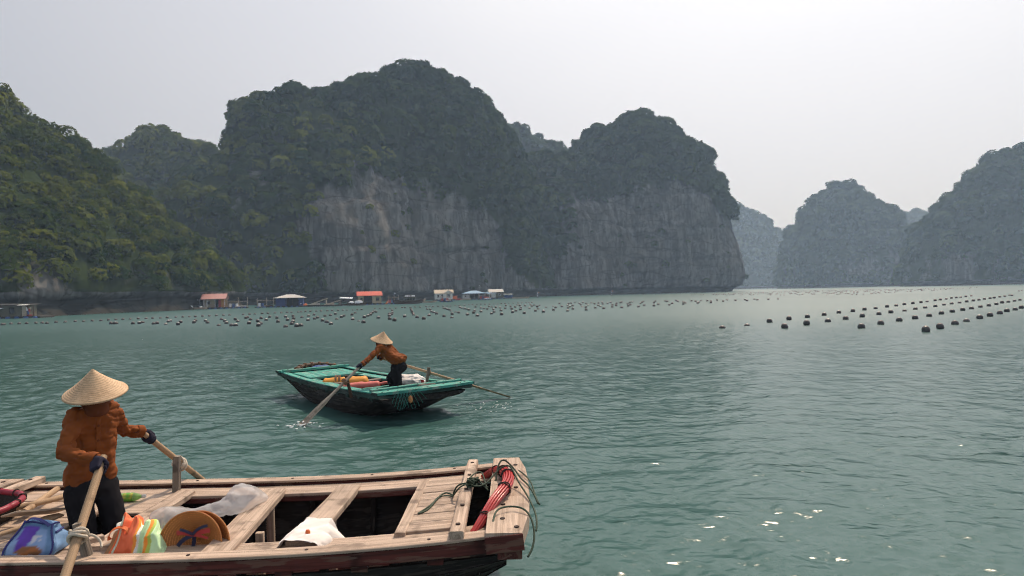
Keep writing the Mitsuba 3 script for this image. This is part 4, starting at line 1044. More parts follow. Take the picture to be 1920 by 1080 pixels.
# far boat
HEAD = math.atan2(-0.766, 0.643)
farb = thing('rowing_boat', 'turquoise painted rowing boat with dark hull afloat in mid bay', 'boat')
B = Sampan(farb, (-3.125, 14.02), HEAD, 4.96, 1.56, 1.92, 0.50, (0.06, 0.05), {'cap_t': 0.045, 'hull': 'tar_wood', 'rail': 'dark_teal_wood', 'cap': 'teal_wood', 'deck': 'teal_wood', 'frame': 'tar_wood', 'floor': 'grey_wood', 'gap': 0.125})
B.hull()
B.rails()
B.end(-1, 0.16, 0.30)
B.end(1, 0.2, 0.34)
B.deck(-2.14, -1.18, -0.60, 0.60, 7)
B.plank('beam', -1.15, -0.60, -1.15, 0.60, 0.07, 0.05, -0.012, 'teal_wood')
B.plank('beam', 1.30, -0.66, 1.30, 0.66, 0.08, 0.05, -0.012, 'teal_wood')
B.deck(1.34, 2.10, -0.72, -0.34, 2)
B.deck(1.34, 2.10, 0.34, 0.72, 2)
B.deck(1.92, 2.12, -0.34, 0.34, 3)
B.plank('thwart', -0.2, -0.6, -0.2, 0.6, 0.16, 0.05, -0.05, 'grey_wood')
for s, u in ((-1, -2.4), (1, 2.2)):
    for v in (-0.55, 0.1, 0.5):
        putw('hanging_peg', board(B.at(u, v, -0.17), B.at(u, v, -0.27), 0.03, 0.03, up=(0, 1, 0)), 'iron', farb)
k = thing('thole_post', 'dark oar post on the near side of the turquoise boat', 'oar post')
putw('post', board((-2.90, 12.16, 0.40), (-2.975, 12.12, 0.80), 0.05, 0.05, up=(0, 1, 0)), 'boat_brown', k)
rope_coil(k, 'rope_loop', (-2.985, 12.05, 0.70), (0.69, 0.32, 0.7), 0.05, 0.014, 3.0, 'old_rope', 0.06)
k = thing('thole_post', 'grey oar post on the far side of the turquoise boat by the red can', 'oar post')
putw('post', board((-1.735, 13.35, 0.35), (-1.66, 13.38, 0.78), 0.06, 0.05, up=(0, 1, 0)), 'grey_wood', k)
rope_coil(k, 'rope_loop', (-1.672, 13.42, 0.66), (-1.62, -0.94, 0.67), 0.045, 0.012, 2.4, 'old_rope', 0.05)
oar('oar on the near side of the turquoise boat dripping at its blade', (-2.74, 12.17, 0.95), (-2.985, 12.055, 0.70), 1.62, 1.0, 0.026, 'pale_oar_wood', (0.3, 0.85, 0.3), 0.10)
oar('oar on the far side of the turquoise boat touching the water at right', (-2.52, 12.93, 1.03), (-0.056, 14.34, 0.0), 2.98, 1.2, 0.024, 'oar_wood', (0, 0.2, 0.98), 0.13)

# ---------------------------------------------------------------- the two rowers
def blob(balls, bones, edge, smooth_n=8):
    """One continuous surface round a skeleton: balls {name: (point, radius)}, bones pairs (or longer lists) of names."""
    def ball(n):
        p, r = balls[n]
        return manifold3d.Manifold.sphere(r, 18).translate(tuple(np.asarray(p, float)))
    total = manifold3d.Manifold.batch_boolean([manifold3d.Manifold.batch_hull([ball(n) for n in b]) for b in bones], manifold3d.OpType.Add)
    m = total.refine_to_length(edge).to_mesh()
    t = trimesh.Trimesh(np.array(m.vert_properties[:, :3], float), np.array(m.tri_verts), process=True)
    before = t.vertices.copy()
    trimesh.smoothing.filter_taubin(t, 0.5, -0.53, smooth_n)
    off = np.linalg.norm(t.vertices - before, axis=1) > 2.5 * edge
    t.vertices[off] = before[off]
    return t


def grip(balls, bones, tag_, c, axis, back, R, wrist, fat=1.0):
    """A hand closed round a pole: c on its axis, back the direction from the pole to the back of the hand."""
    axis = unit(axis)
    back = unit(back - np.dot(back, axis) * axis)
    side = np.cross(axis, back)
    pt = lambda off, ang, r: np.asarray(c) + axis * off + r * (math.cos(ang) * back + math.sin(ang) * side)
    palm = []
    for off in (-0.030, 0.030):
        for ang in (-0.9, 0.5):
            n = '%sp%.2f%.1f' % (tag_, off, ang)
            balls[n] = (pt(off, ang, R + 0.016), 0.0125 * fat)
            palm.append(n)
    balls[tag_ + 'w'] = (wrist, 0.024 * fat)
    bones += [palm, palm + [tag_ + 'w']]
    for i, (off, ln) in enumerate(((-0.033, 3.3), (-0.011, 3.9), (0.011, 3.8), (0.032, 3.2))):
        last = None
        for q, ang in enumerate(np.linspace(0.5, 0.5 + ln, 5)):
            n = '%sf%d%d' % (tag_, i, q)
            balls[n] = (pt(off, ang, R + 0.0085), (0.0098 - 0.0005 * q) * fat)
            if last:
                bones.append([last, n])
            last = n
    last = None
    for q, ang in enumerate(np.linspace(-0.9, -3.0, 4)):
        n = '%st%d' % (tag_, q)
        balls[n] = (pt(-0.040 + 0.012 * q, ang, R + 0.011), (0.0118 - 0.0008 * q) * fat)
        if last:
            bones.append([last, n])
        last = n


def wrinkle(t, amp, freq, seed, stretch=(1, 1, 1)):
    n = t.vertex_normals
    q = t.vertices * freq * np.array(stretch)
    h = meshkit.fbm(q + 0.8 * meshkit.noise(q * 0.6, seed)[:, None], 3, seed) - 0.5
    ridge = 1 - np.abs(2 * meshkit.noise(q * 1.6, seed + 3) - 1)
    t.vertices = t.vertices + n * (amp * (h + 0.55 * (ridge - 0.5)))[:, None]
    return t


def creases(t, amp, freq, seed, stretch):
    n = t.vertex_normals
    q = t.vertices * freq * np.array(stretch) + 1.3 * meshkit.fbm(t.vertices * 6.0, 2, seed)[:, None]
    h = np.abs(2 * meshkit.noise(q, seed) - 1)
    t.vertices = t.vertices - n * (amp * np.exp(-(h / 0.16) ** 2))[:, None]
    return t


def cone_hat(r, h, n=56):
    """A conical palm leaf hat with the ridges of its hoops; open below."""
    prof = []
    for k in range(64):
        q = k / 63
        rr = 0.004 + (r - 0.004) * q
        prof.append((rr, h * (1 - q) + 0.0028 * abs(math.sin(q * 16 * math.pi)) - 0.012 * math.sin(q * math.pi)))
    prof.append((r + 0.002, -0.006))
    for k in range(20):
        q = 1 - k / 19
        prof.append((max(0.001, (r - 0.007) * q), h * (1 - q) - 0.012 - 0.012 * math.sin(q * math.pi)))
    m = lathe(prof, n)
    rad = np.linalg.norm(m.vertices[:, :2], axis=1) / r
    return m, np.stack([np.tile(np.arange(n) / n, len(prof)), rad], -1)


def _straw(p, n, uv):
    k = fbm(p.x * 60, p.y * 60, p.z * 60, 2)
    c = mix([0.42, 0.275, 0.165], [0.60, 0.425, 0.27], smoothstep(0.2, 0.75, 0.5 * k + 0.5 * fbm(p.x * 9, p.y * 9, p.z * 9, 3)))
    hoop = smoothstep(0.30, 0.5, dr.abs(uv.y * 16.0 - dr.floor(uv.y * 16.0) - 0.5))
    return c * (1 - 0.30 * hoop)


scene['straw'] = {'type': 'twosided', 'b': {'type': 'principled', 'base_color': proc(_straw), 'roughness': 0.7, 'specular': 0.25}}
scene['jacket_cloth'] = {'type': 'twosided', 'b': {'type': 'principled', 'base_color': proc(lambda p, n, uv: mix([0.15, 0.042, 0.012], [0.235, 0.070, 0.018], fbm(p.x * 14, p.y * 14, p.z * 14, 3))), 'roughness': 0.85, 'specular': 0.12, 'sheen': 0.3}}
scene['trouser_cloth'] = {'type': 'twosided', 'b': {'type': 'principled', 'base_color': proc(lambda p, n, uv: mix([0.008, 0.008, 0.010], [0.018, 0.017, 0.02], fbm(p.x * 20, p.y * 20, p.z * 20, 2))), 'roughness': 0.9, 'specular': 0.1}}
scene['glove_cloth'] = plain((0.014, 0.013, 0.030), 0.9)
scene['skin'] = plain((0.38, 0.22, 0.15), 0.55)
scene['hair'] = plain((0.012, 0.010, 0.009), 0.5)
scene['scarf_cloth'] = paint((0.12, 0.036, 0.014), 0.9, 0.3)


def rower(label, J, f, hands, hat_at, hat_axis, hat_r, hat_h, lean_hem, edge=0.02, fine=0.0065):
    """J: joints in world metres; f: facing; hands: (tag, grip point, pole axis, direction to the back of the hand, pole radius)."""
    key = thing('person', label, 'person')
    f = unit(f)
    r = unit(np.cross(f, [0, 0, 1]))
    hd = np.asarray(J['head'], float)
    look = unit(f + np.array([0, 0, -0.45]))
    up = unit(np.cross(r, look))
    # the body: one continuous figure with face and hands
    b, bones = {}, []
    for n, rad in (('pelvis', 0.10), ('waist', 0.078), ('chest', 0.082), ('neck', 0.044)):
        b[n] = (J[n], rad)
    bones += [['pelvis', 'waist'], ['waist', 'chest'], ['chest', 'neck']]
    b['head'] = (hd, 0.088)
    b['crown'] = (hd + up * 0.022 - look * 0.022, 0.084)
    b['jaw'] = (hd - up * 0.055 + look * 0.030, 0.052)
    b['chin'] = (hd - up * 0.095 + look * 0.055, 0.024)
    b['nose'] = (hd - up * 0.012 + look * 0.098, 0.011)
    b['bridge'] = (hd + up * 0.022 + look * 0.082, 0.009)
    b['lip'] = (hd - up * 0.052 + look * 0.080, 0.012)
    bones += [['neck', 'head'], ['head', 'crown', 'jaw'], ['jaw', 'chin', 'lip'], ['nose', 'bridge'], ['nose', 'lip']]
    for s in (-1, 1):
        b['ear%d' % s] = (hd + r * s * 0.086 - up * 0.01, 0.016)
        b['ear_top%d' % s] = (hd + r * s * 0.090 + up * 0.022 - look * 0.008, 0.013)
        b['brow%d' % s] = (hd + r * s * 0.035 + up * 0.03 + look * 0.072, 0.014)
        bones += [['ear%d' % s, 'ear_top%d' % s], ['brow%d' % s, 'bridge']]
    for side in 'RL':
        for n, rad in (('shoulder', 0.038), ('elbow', 0.029), ('wrist', 0.024), ('hip', 0.078), ('knee', 0.05), ('ankle', 0.036)):
            b[n + side] = (J[n + side], rad)
        toe = np.asarray(J['ankle' + side]) + f * 0.15 + np.array([0, 0, -0.05])
        b['toe' + side] = (toe, 0.026)
        b['heel' + side] = (np.asarray(J['ankle' + side]) - f * 0.03 + np.array([0, 0, -0.045]), 0.03)
        bones += [['chest', 'shoulder' + side], ['neck', 'shoulder' + side], ['shoulder' + side, 'elbow' + side], ['elbow' + side, 'wrist' + side], ['pelvis', 'hip' + side], ['hip' + side, 'knee' + side], ['knee' + side, 'ankle' + side], ['ankle' + side, 'heel' + side, 'toe' + side]]
    for tg, c, ax, back, R in hands:
        grip(b, bones, tg, c, ax, back, R, J['wrist' + tg], 0.9)
    put('body', blob(b, bones, 0.012, 5), 'skin', key, smooth=True)
    # hair
    h = {'a': (hd + up * 0.032 - look * 0.03, 0.087), 'b': (hd - up * 0.03 - look * 0.06, 0.058), 'c': (hd - up * 0.10 - look * 0.07, 0.034)}
    put('hair', blob(h, [['a', 'b'], ['b', 'c']], 0.02), 'hair', key, smooth=True)
    # trousers
    b, bones = {'waist': (np.asarray(J['pelvis']) + np.array([0, 0, 0.05]), 0.092), 'pelvis': (J['pelvis'], 0.112)}, [['waist', 'pelvis']]
    for side in 'RL':
        for n, rad in (('hip', 0.094), ('knee', 0.072), ('ankle', 0.060)):
            b[n + side] = (J[n + side], rad)
        bones += [['pelvis', 'hip' + side], ['hip' + side, 'knee' + side], ['knee' + side, 'ankle' + side]]
    put('trousers', wrinkle(blob(b, bones, edge), 0.020, 9.0, 5, (1, 1, 0.7)), 'trouser_cloth', key, smooth=True)
    for side in 'RL':
        a = np.asarray(J['ankle' + side])
        put('shoe', blob({'h': (a - f * 0.03 + V(0, 0, -0.05), 0.04), 't': (a + f * 0.16 + V(0, 0, -0.062), 0.034), 'a': (a, 0.048)}, [['h', 't'], ['h', 'a'], ['a', 't']], 0.02), 'trouser_cloth', key, smooth=True)
    # jacket with its two sleeves, flaring to the hem
    b, bones = {}, []
    ch, wa, pe, ne = (np.asarray(J[n], float) for n in ('chest', 'waist', 'pelvis', 'neck'))
    hem = pe + np.asarray(lean_hem)
    for s in (-1, 1):
        b['c%d' % s] = (ch + r * s * 0.062, 0.102)
        b['u%d' % s] = (ch * 0.30 + ne * 0.70 + r * s * 0.066, 0.074)
        b['w%d' % s] = (wa + r * s * 0.052, 0.100)
        b['p%d' % s] = (hem + r * s * 0.068 - f * 0.015, 0.106)
        b['q%d' % s] = (hem + r * s * 0.082 - f * 0.06, 0.092)
    b['n'] = (ne - f * 0.005 + V(0, 0, -0.01), 0.068)
    bones += [['c-1', 'c1', 'w-1', 'w1'], ['w-1', 'w1', 'p-1', 'p1', 'q-1', 'q1'], ['c-1', 'c1', 'u-1', 'u1', 'n']]
    for side, s in (('R', 1), ('L', -1)):
        e_, w_ = np.asarray(J['elbow' + side]), np.asarray(J['wrist' + side])
        b['s' + side] = (J['shoulder' + side], 0.066)
        b['e' + side] = (e_, 0.054)
        b['f' + side] = (e_ * 0.45 + w_ * 0.55, 0.050)
        b['k' + side] = (w_, 0.045)
        bones += [['u%d' % s, 's' + side], ['c%d' % s, 's' + side], ['s' + side, 'e' + side], ['e' + side, 'f' + side], ['f' + side, 'k' + side]]
    j = blob(b, bones, fine * 1.9, 7)
    # cut the hem level, so that the trousers come out below it
    j = creases(creases(wrinkle(j, 0.017, 8.0, 8), 0.014, 10.0, 12, (1, 1, 0.55)), 0.008, 19.0, 15, (0.6, 0.6, 1.2))
    low = j.vertices[:, 2] - (hem[2] - 0.085)
    j.vertices[:, 2] = np.where(low < 0, hem[2] - 0.085 + low * 0.12, j.vertices[:, 2])
    put('jacket', j, 'jacket_cloth', key, smooth=True)
    # front edge with buttons, collar
    edge_pts = []
    for q in np.linspace(0.10, 1.0, 19):
        p = (ne * (1 - q) + hem * q) + f * 0.30 + V(0, 0, -0.05 * q)
        loc, _, _ = j.ray.intersects_location([p], [-f])
        if len(loc):
            hit = loc[np.argmax(loc @ f)]
            edge_pts.append(hit + f * 0.004)
            if int(round(q * 20)) % 4 == 0:
                put('jacket__button', align(trimesh.creation.cylinder(0.008, 0.006, sections=10), f, hit + f * 0.008), 'scarf_cloth', key)
    if len(edge_pts) > 4:
        put('jacket__front_edge', sweep(edge_pts, rect(0.030, 0.007, 0.002), up=f)[:2], 'jacket_cloth', key, smooth=40)
    for side in 'RL':
        w_, e_ = np.asarray(J['wrist' + side], float), np.asarray(J['elbow' + side], float)
        d_ = unit(w_ - e_)
        c0 = w_ - d_ * 0.005
        put('jacket__cuff', align(lathe([(0.044, -0.03), (0.049, -0.028), (0.050, 0.012), (0.046, 0.020), (0.040, 0.018)], 20), d_, c0), 'jacket_cloth', key, smooth=40)
    col = np.array([ne + 0.062 * (math.cos(a) * f + math.sin(a) * r) + V(0, 0, 0.012 - 0.02 * math.cos(a)) for a in np.linspace(0.35, 2 * math.pi - 0.35, 22)])
    put('jacket__collar', sweep(col, rect(0.014, 0.05, 0.004))[:2], 'jacket_cloth', key, smooth=40)
    # gloves
    for tg, c, ax, back, R in hands:
        b, bones = {}, []
        grip(b, bones, tg, c, ax, back, R, J['wrist' + tg], 1.22)
        w_ = np.asarray(J['wrist' + tg])
        d_ = unit(np.asarray(J['elbow' + tg]) - w_)
        b['cuff'] = (w_ + d_ * 0.05, 0.040)
        bones.append([tg + 'w', 'cuff'])
        put('glove', blob(b, bones, 0.006, 3), 'glove_cloth', key, smooth=True)
    # hat and its chin band
    hat, huv = cone_hat(hat_r, hat_h)
    hk = put('hat', align(hat, hat_axis, hat_at), 'straw', key, smooth=True, uv=huv)
    ha = unit(hat_axis)
    band = [np.asarray(hat_at) + ha * 0.03 + r * 0.13, hd + r * 0.10 - up * 0.05, hd - up * 0.125 + look * 0.045, hd - r * 0.10 - up * 0.05, np.asarray(hat_at) + ha * 0.03 - r * 0.13]
    put('hat__chin_band', sweep(smoothpath(band, 30), rect(0.018, 0.003, 0.001), up=look)[:2], 'scarf_cloth', key)
    put('scarf', blob({'a': (hd - up * 0.060 + look * 0.045, 0.070), 'e': (hd - up * 0.03 + look * 0.03, 0.078), 'm': (hd - up * 0.02 + look * 0.085, 0.030), 'b': (ne + f * 0.045, 0.055), 'c': (ne + f * 0.03 - r * 0.04, 0.05), 'd': (ne + f * 0.03 + r * 0.04, 0.05)}, [['a', 'b'], ['a', 'e'], ['a', 'm', 'e'], ['c', 'd', 'b']], 0.014), 'scarf_cloth', key, smooth=True)
    return key


FN = unit(V(0.78, -0.62, 0))
RN = V(FN[1], -FN[0], 0)
PN = V(-3.12, 5.03, 0.86)
near_oar = unit(V(-2.70, 4.19, 0.745) - V(-2.80, 4.62, 1.11))
far_oar = unit(V(-2.895, 6.30, 0.545) - V(-2.915, 5.42, 1.125))
rower('rower in conical hat, rust jacket and black trousers standing in the near wooden boat',
      {'pelvis': PN, 'waist': PN + V(0.0, 0.0, 0.17), 'chest': PN + V(0.02, -0.01, 0.38), 'neck': PN + V(0.05, -0.035, 0.555), 'head': PN + V(0.085, -0.065, 0.668),
       'shoulderR': V(-3.155, 4.895, 1.39), 'shoulderL': V(-3.02, 5.115, 1.40), 'elbowR': V(-3.095, 4.69, 1.165), 'elbowL': V(-3.03, 5.29, 1.20), 'wristR': V(-2.865, 4.655, 1.13), 'wristL': V(-2.945, 5.385, 1.175),
       'hipR': PN + 0.09 * RN + V(0, 0, -0.03), 'hipL': PN - 0.09 * RN + V(0, 0, -0.03), 'kneeR': V(-3.11, 4.92, 0.48), 'kneeL': V(-2.965, 5.07, 0.48), 'ankleR': V(-3.10, 4.93, 0.13), 'ankleL': V(-2.96, 5.05, 0.13)},
      FN, [('R', V(-2.795, 4.60, 1.093), near_oar, V(-0.5, 0.2, 0.8), 0.027), ('L', V(-2.914, 5.44, 1.112), far_oar, V(-0.2, -0.3, 0.9), 0.024)],
      V(-3.055, 4.985, 1.545), V(0.05, -0.27, 0.96), 0.210, 0.178, V(0, 0, 0.06))

FF = unit(V(-0.80, 0.60, 0))
RF = V(FF[1], -FF[0], 0)
PF = V(-2.13, 12.66, 0.905)
rower('rower in conical hat, rust jacket and black trousers leaning forward in the turquoise boat',
      {'pelvis': PF, 'waist': PF + V(-0.10, 0.03, 0.15), 'chest': PF + V(-0.225, 0.06, 0.30), 'neck': PF + V(-0.325, 0.085, 0.415), 'head': PF + V(-0.35, 0.085, 0.455),
       'shoulderL': V(-2.44, 12.54, 1.255), 'shoulderR': V(-2.37, 12.84, 1.25), 'elbowL': V(-2.59, 12.36, 1.085), 'elbowR': V(-2.52, 12.95, 1.02), 'wristL': V(-2.70, 12.21, 0.985), 'wristR': V(-2.545, 12.92, 1.065),
       'hipL': PF - 0.085 * RF + V(0, 0, -0.03), 'hipR': PF + 0.085 * RF + V(0, 0, -0.03), 'kneeL': V(-2.13, 12.60, 0.50), 'kneeR': V(-2.33, 12.82, 0.66), 'ankleL': V(-2.08, 12.60, 0.13), 'ankleR': V(-2.18, 12.80, 0.30)},
      FF, [('L', V(-2.745, 12.168, 0.945), unit(V(-0.245, -0.115, -0.25)), V(0.3, 0.2, 0.8), 0.026), ('R', V(-2.535, 12.922, 1.036), unit(V(2.464, 1.41, -1.03)), V(-0.3, 0, 0.9), 0.024)],
      V(-2.45, 12.73, 1.365), V(-0.02, -0.16, 0.97) + V(0.28, 0, 0), 0.208, 0.18, V(-0.03, 0, 0.115))

# ---------------------------------------------------------------- things lying in the near boat
def grid_sheet(fn, n, m):
    """A sheet from fn(a, b), a and b from 0 to 1."""
    a, b = np.meshgrid(np.linspace(0, 1, n), np.linspace(0, 1, m), indexing='ij')
    P = fn(a, b)
    i = np.arange(n * m).reshape(n, m)
    f = np.stack([i[:-1, :-1], i[1:, :-1], i[1:, 1:], i[:-1, 1:]], -1).reshape(-1, 4)
    return P.reshape(-1, 3), np.vstack([f[:, [0, 1, 2]], f[:, [0, 2, 3]]]), np.stack([a, b], -1).reshape(-1, 2)


def thick(sheet, t):
    """A sheet given a thickness t along its normals, closed at its edges."""
    v, f, uv = sheet
    tm = trimesh.Trimesh(v, f, process=False)
    w = v - tm.vertex_normals * t
    n = len(v)
    e = np.sort(tm.edges, axis=1)
    u, idx, cnt = np.unique(e, axis=0, return_index=True, return_counts=True)
    rim = tm.edges[idx[cnt == 1]]
    side = np.vstack([np.stack([rim[:, 1], rim[:, 0], rim[:, 0] + n], -1), np.stack([rim[:, 1], rim[:, 0] + n, rim[:, 1] + n], -1)])
    return np.vstack([v, w]), np.vstack([f, f[:, ::-1] + n, side]), np.vstack([uv, uv])


def ico(sub, size, at, lump=0.25, freq=2.0, seed=0, yaw=0.0):
    m = trimesh.creation.icosphere(subdivisions=sub, radius=1.0)
    m.vertices *= np.asarray(size) * (1 - lump / 2 + lump * meshkit.fbm(m.vertices * freq + seed, 3, seed))[:, None]
    return moved(m, at, yaw)


# long red bundle of tubing bent round the bow
k = thing('tube_bundle', 'shiny red bundle of thin tubes bent in an arc behind the bow plank', 'tubes')
arc = smoothpath([(-0.33, 4.40, 0.60), (-0.255, 4.50, 0.67), (-0.165, 4.68, 0.765), (-0.095, 4.85, 0.805), (-0.06, 5.10, 0.815), (-0.085, 5.32, 0.805), (-0.14, 5.52, 0.77), (-0.215, 5.68, 0.71), (-0.30, 5.72, 0.64)], 60)
tt = np.gradient(arc, axis=0)
tt /= np.linalg.norm(tt, axis=1, keepdims=True)
sv = np.cross(tt, [0, 0, 1.0])
sv /= np.linalg.norm(sv, axis=1, keepdims=True)
wv = np.cross(sv, tt)
scene['red_plastic'] = {'type': 'twosided', 'b': {'type': 'principled', 'base_color': proc(lambda p, n, uv: mix([0.30, 0.016, 0.020], [0.45, 0.045, 0.04], fbm(p.x * 30, p.y * 30, p.z * 30, 2))), 'roughness': 0.28, 'specular': 0.6}}
swell = 0.80 * np.interp(np.linspace(0, 1, 60), [0, 0.25, 0.55, 0.8, 1], [0.6, 0.95, 1.15, 0.9, 0.6])
for i in range(16):
    ring_ = 0.040 if i < 11 else 0.019
    a0 = i * 2 * math.pi / (11 if i < 11 else 5)
    a = a0 + 0.5 * np.sin(np.linspace(0, 3 + 0.2 * i, 60)) * 0.3
    path = arc + (ring_ * swell * np.cos(a))[:, None] * sv + (ring_ * swell * np.sin(a))[:, None] * wv
    put('tube', tube(path[::2], 0.0088, 6)[:2], 'red_plastic', k, smooth=True)
for q in (9, 22, 34, 42, 50):
    rope_coil(k, 'tie', arc[q], tt[q], 0.0545 * swell[q], 0.0045, 2.2, 'iron', 0.012)

# dark cord with loops over the bow
k = thing('bow_rope', 'dark green cord looped across the bow deck and over the bow plank', 'rope')
dz = N.zt(1.7) - 0.62
for path, r in (
    ([(-0.70, 4.84, .655), (-0.667, 4.87, .655), (-0.625, 4.98, .66), (-0.595, 5.16, .665), (-0.535, 5.27, .67), (-0.49, 5.22, .668), (-0.475, 5.15, .70), (-0.44, 5.14, .76), (-0.36, 5.15, .775), (-0.335, 5.17, .775)], 0.0085),
    ([(-0.70, 4.84, .655), (-0.655, 4.96, .655), (-0.612, 5.10, .662), (-0.57, 5.20, .667), (-0.52, 5.20, .668), (-0.475, 5.12, .69), (-0.43, 5.06, .76), (-0.335, 5.09, .78)], 0.0075),
    ([(-0.335, 5.09, .775), (-0.27, 5.10, .765), (-0.20, 5.18, .79), (-0.13, 5.27, .84), (-0.075, 5.26, .872), (-0.01, 5.15, .83), (0.05, 4.95, .775), (0.10, 4.70, .75), (0.128, 4.52, .70), (0.12, 4.43, .655)], 0.0085),
    ([(-0.17, 5.22, .74), (-0.145, 5.38, .82), (-0.10, 5.44, .872), (-0.04, 5.43, .83), (0.03, 5.30, .77), (0.085, 5.12, .76), (0.13, 4.98, .72), (0.15, 4.92, .68)], 0.0085),
    ([(0.02, 5.50, .772), (0.075, 5.35, .765), (0.12, 5.16, .74), (0.14, 5.02, .70), (0.165, 4.96, .66)], 0.007),
    ([(-0.16, 4.34, .73), (-0.145, 4.44, .765), (-0.105, 4.53, .778), (-0.02, 4.57, .772), (0.055, 4.50, .768), (0.10, 4.40, .71), (0.10, 4.30, .63), (0.06, 4.22, .57)], 0.0085),
    ([(-0.36, 5.22, .77), (-0.335, 5.40, .775), (-0.29, 5.47, .775), (-0.25, 5.36, .74), (-0.21, 5.22, .72)], 0.0075),
    ([(-0.38, 5.30, .765), (-0.33, 5.27, .78), (-0.27, 5.17, .775), (-0.21, 5.10, .73)], 0.0075),
):
    put('strand', tube(path, 0.78 * r, 7, 48)[:2], 'green_rope', k, smooth=True)
for q in range(3):
    rope_coil(k, 'knot', (-0.345 + 0.02 * q, 5.10 + 0.035 * q, 0.785), (0.4 - 0.5 * q, 0.8, 0.3 * q), 0.024, 0.0075, 2.4, 'green_rope', 0.04)

# conical hats leaning on the bench, seen from inside
def _hat_inside(p, n, uv):
    ringk = smoothstep(0.35, 0.5, dr.abs(dr.fma(uv.y * 15.0, 1.0, -dr.floor(uv.y * 15.0)) - 0.5))
    c = mix([0.78, 0.35, 0.11], [0.88, 0.45, 0.17], fbm(uv.x * 40, uv.y * 8, 1.0, 2))
    return mix([0.42, 0.16, 0.05], c, ringk)


scene['hat_lining'] = {'type': 'twosided', 'b': {'type': 'principled', 'base_color': proc(_hat_inside), 'roughness': 0.5, 'specular': 0.3}}
scene['ribbon_navy'] = plain((0.018, 0.020, 0.060), 0.6)
scene['ribbon_red'] = plain((0.34, 0.03, 0.03), 0.6)


def lean_hat(label, at, axis, r, h, ribbon):
    key = thing('conical_hat', label, 'hat')
    n, m = 26, 64
    def inside(a, b):
        th = b * 2 * math.pi
        q = 1 - a
        rr = 0.004 + (r - 0.004) * q
        return np.stack([rr * np.cos(th), rr * np.sin(th), h * (1 - q) + 0.0035 * np.abs(np.sin(q * 15 * math.pi)) + 0 * th], -1)
    v, f, uv = thick(grid_sheet(inside, n, m), 0.004)
    uv = np.stack([uv[:, 1], uv[:, 0]], -1)
    M = trimesh.geometry.align_vectors([0, 0, 1], unit(axis))
    M[:3, 3] = at
    v = v @ M[:3, :3].T + M[:3, 3]
    put('cone', (v, f), 'hat_lining', key, smooth=True, uv=uv)
    hoop = np.array([[r * math.cos(a), r * math.sin(a), 0] for a in np.linspace(0, 2 * math.pi, 65)]) @ M[:3, :3].T + M[:3, 3]
    put('rim_hoop', tube(hoop, 0.005, 6)[:2], 'hat_lining', key, smooth=True)
    if ribbon:
        # directions in the rim plane: to the right and up as one looks into the hat
        ax_ = unit(axis)
        e1 = unit(np.cross(ax_, [0, 0, 1]))
        e2 = np.cross(e1, ax_)
        P = lambda x, y, d: np.asarray(at) + e1 * x + e2 * y - ax_ * d
        for mat, pts, w in (('ribbon_navy', [(0.02, 0.055, 0.0), (0.012, -0.02, -0.02), (-0.01, -0.10, -0.005), (-0.02, -0.19, 0.004)], 0.026), ('ribbon_navy', [(0.02, 0.055, 0.004), (-0.03, 0.035, 0.014), (-0.075, -0.01, 0.008)], 0.026),
                            ('ribbon_red', [(0.02, 0.06, 0.006), (-0.03, 0.075, 0.02), (-0.085, 0.072, 0.012)], 0.030), ('ribbon_navy', [(0.02, 0.06, 0.012), (-0.02, 0.085, 0.028), (-0.062, 0.095, 0.02)], 0.018),
                            ('ribbon_red', [(0.02, 0.06, 0.006), (0.07, 0.075, 0.02), (0.13, 0.085, 0.010)], 0.030), ('ribbon_navy', [(0.02, 0.06, 0.012), (0.065, 0.10, 0.026), (0.115, 0.115, 0.016)], 0.018), ('ribbon_red', [(0.03, 0.055, 0.01), (0.08, 0.05, 0.022), (0.12, 0.035, 0.014)], 0.016)):
            put('ribbon', sweep(smoothpath([P(*q) for q in pts], 14), rect(w, 0.002, 0.0005), up=-ax_)[:2], mat, key)
    return key


AXH = unit(V(-0.02, 0.95, -0.16))
lean_hat('orange conical hat turned inside out to view with a navy and red ribbon bow', (-2.15, 4.49, 0.60), AXH, 0.205, 0.14, True)
lean_hat('second conical hat nested behind the ribboned hat against the bench', np.array([-2.15, 4.49, 0.60]) + AXH * 0.035 + V(0.045, 0, 0.0), unit(AXH + V(0.06, 0, 0.03)), 0.203, 0.14, False)

# clear plastic bag
scene['clear_film'] = {'type': 'blendbsdf', 'weight': 0.34, 'a': {'type': 'thindielectric', 'int_ior': 1.45}, 'b': {'type': 'principledthin', 'base_color': {'type': 'rgb', 'value': [0.80, 0.80, 0.82]}, 'roughness': 0.28, 'diff_trans': 1.1, 'spec_trans': 0.0, 'eta': 1.5}}


def crumple(m, amp, freq, seed):
    q = m.vertices * freq
    h = np.abs(2 * meshkit.noise(q, seed) - 1) + 0.5 * np.abs(2 * meshkit.noise(q * 2.1, seed + 1) - 1) - 0.75
    m.vertices = m.vertices + m.vertex_normals * (amp * h)[:, None]
    return m


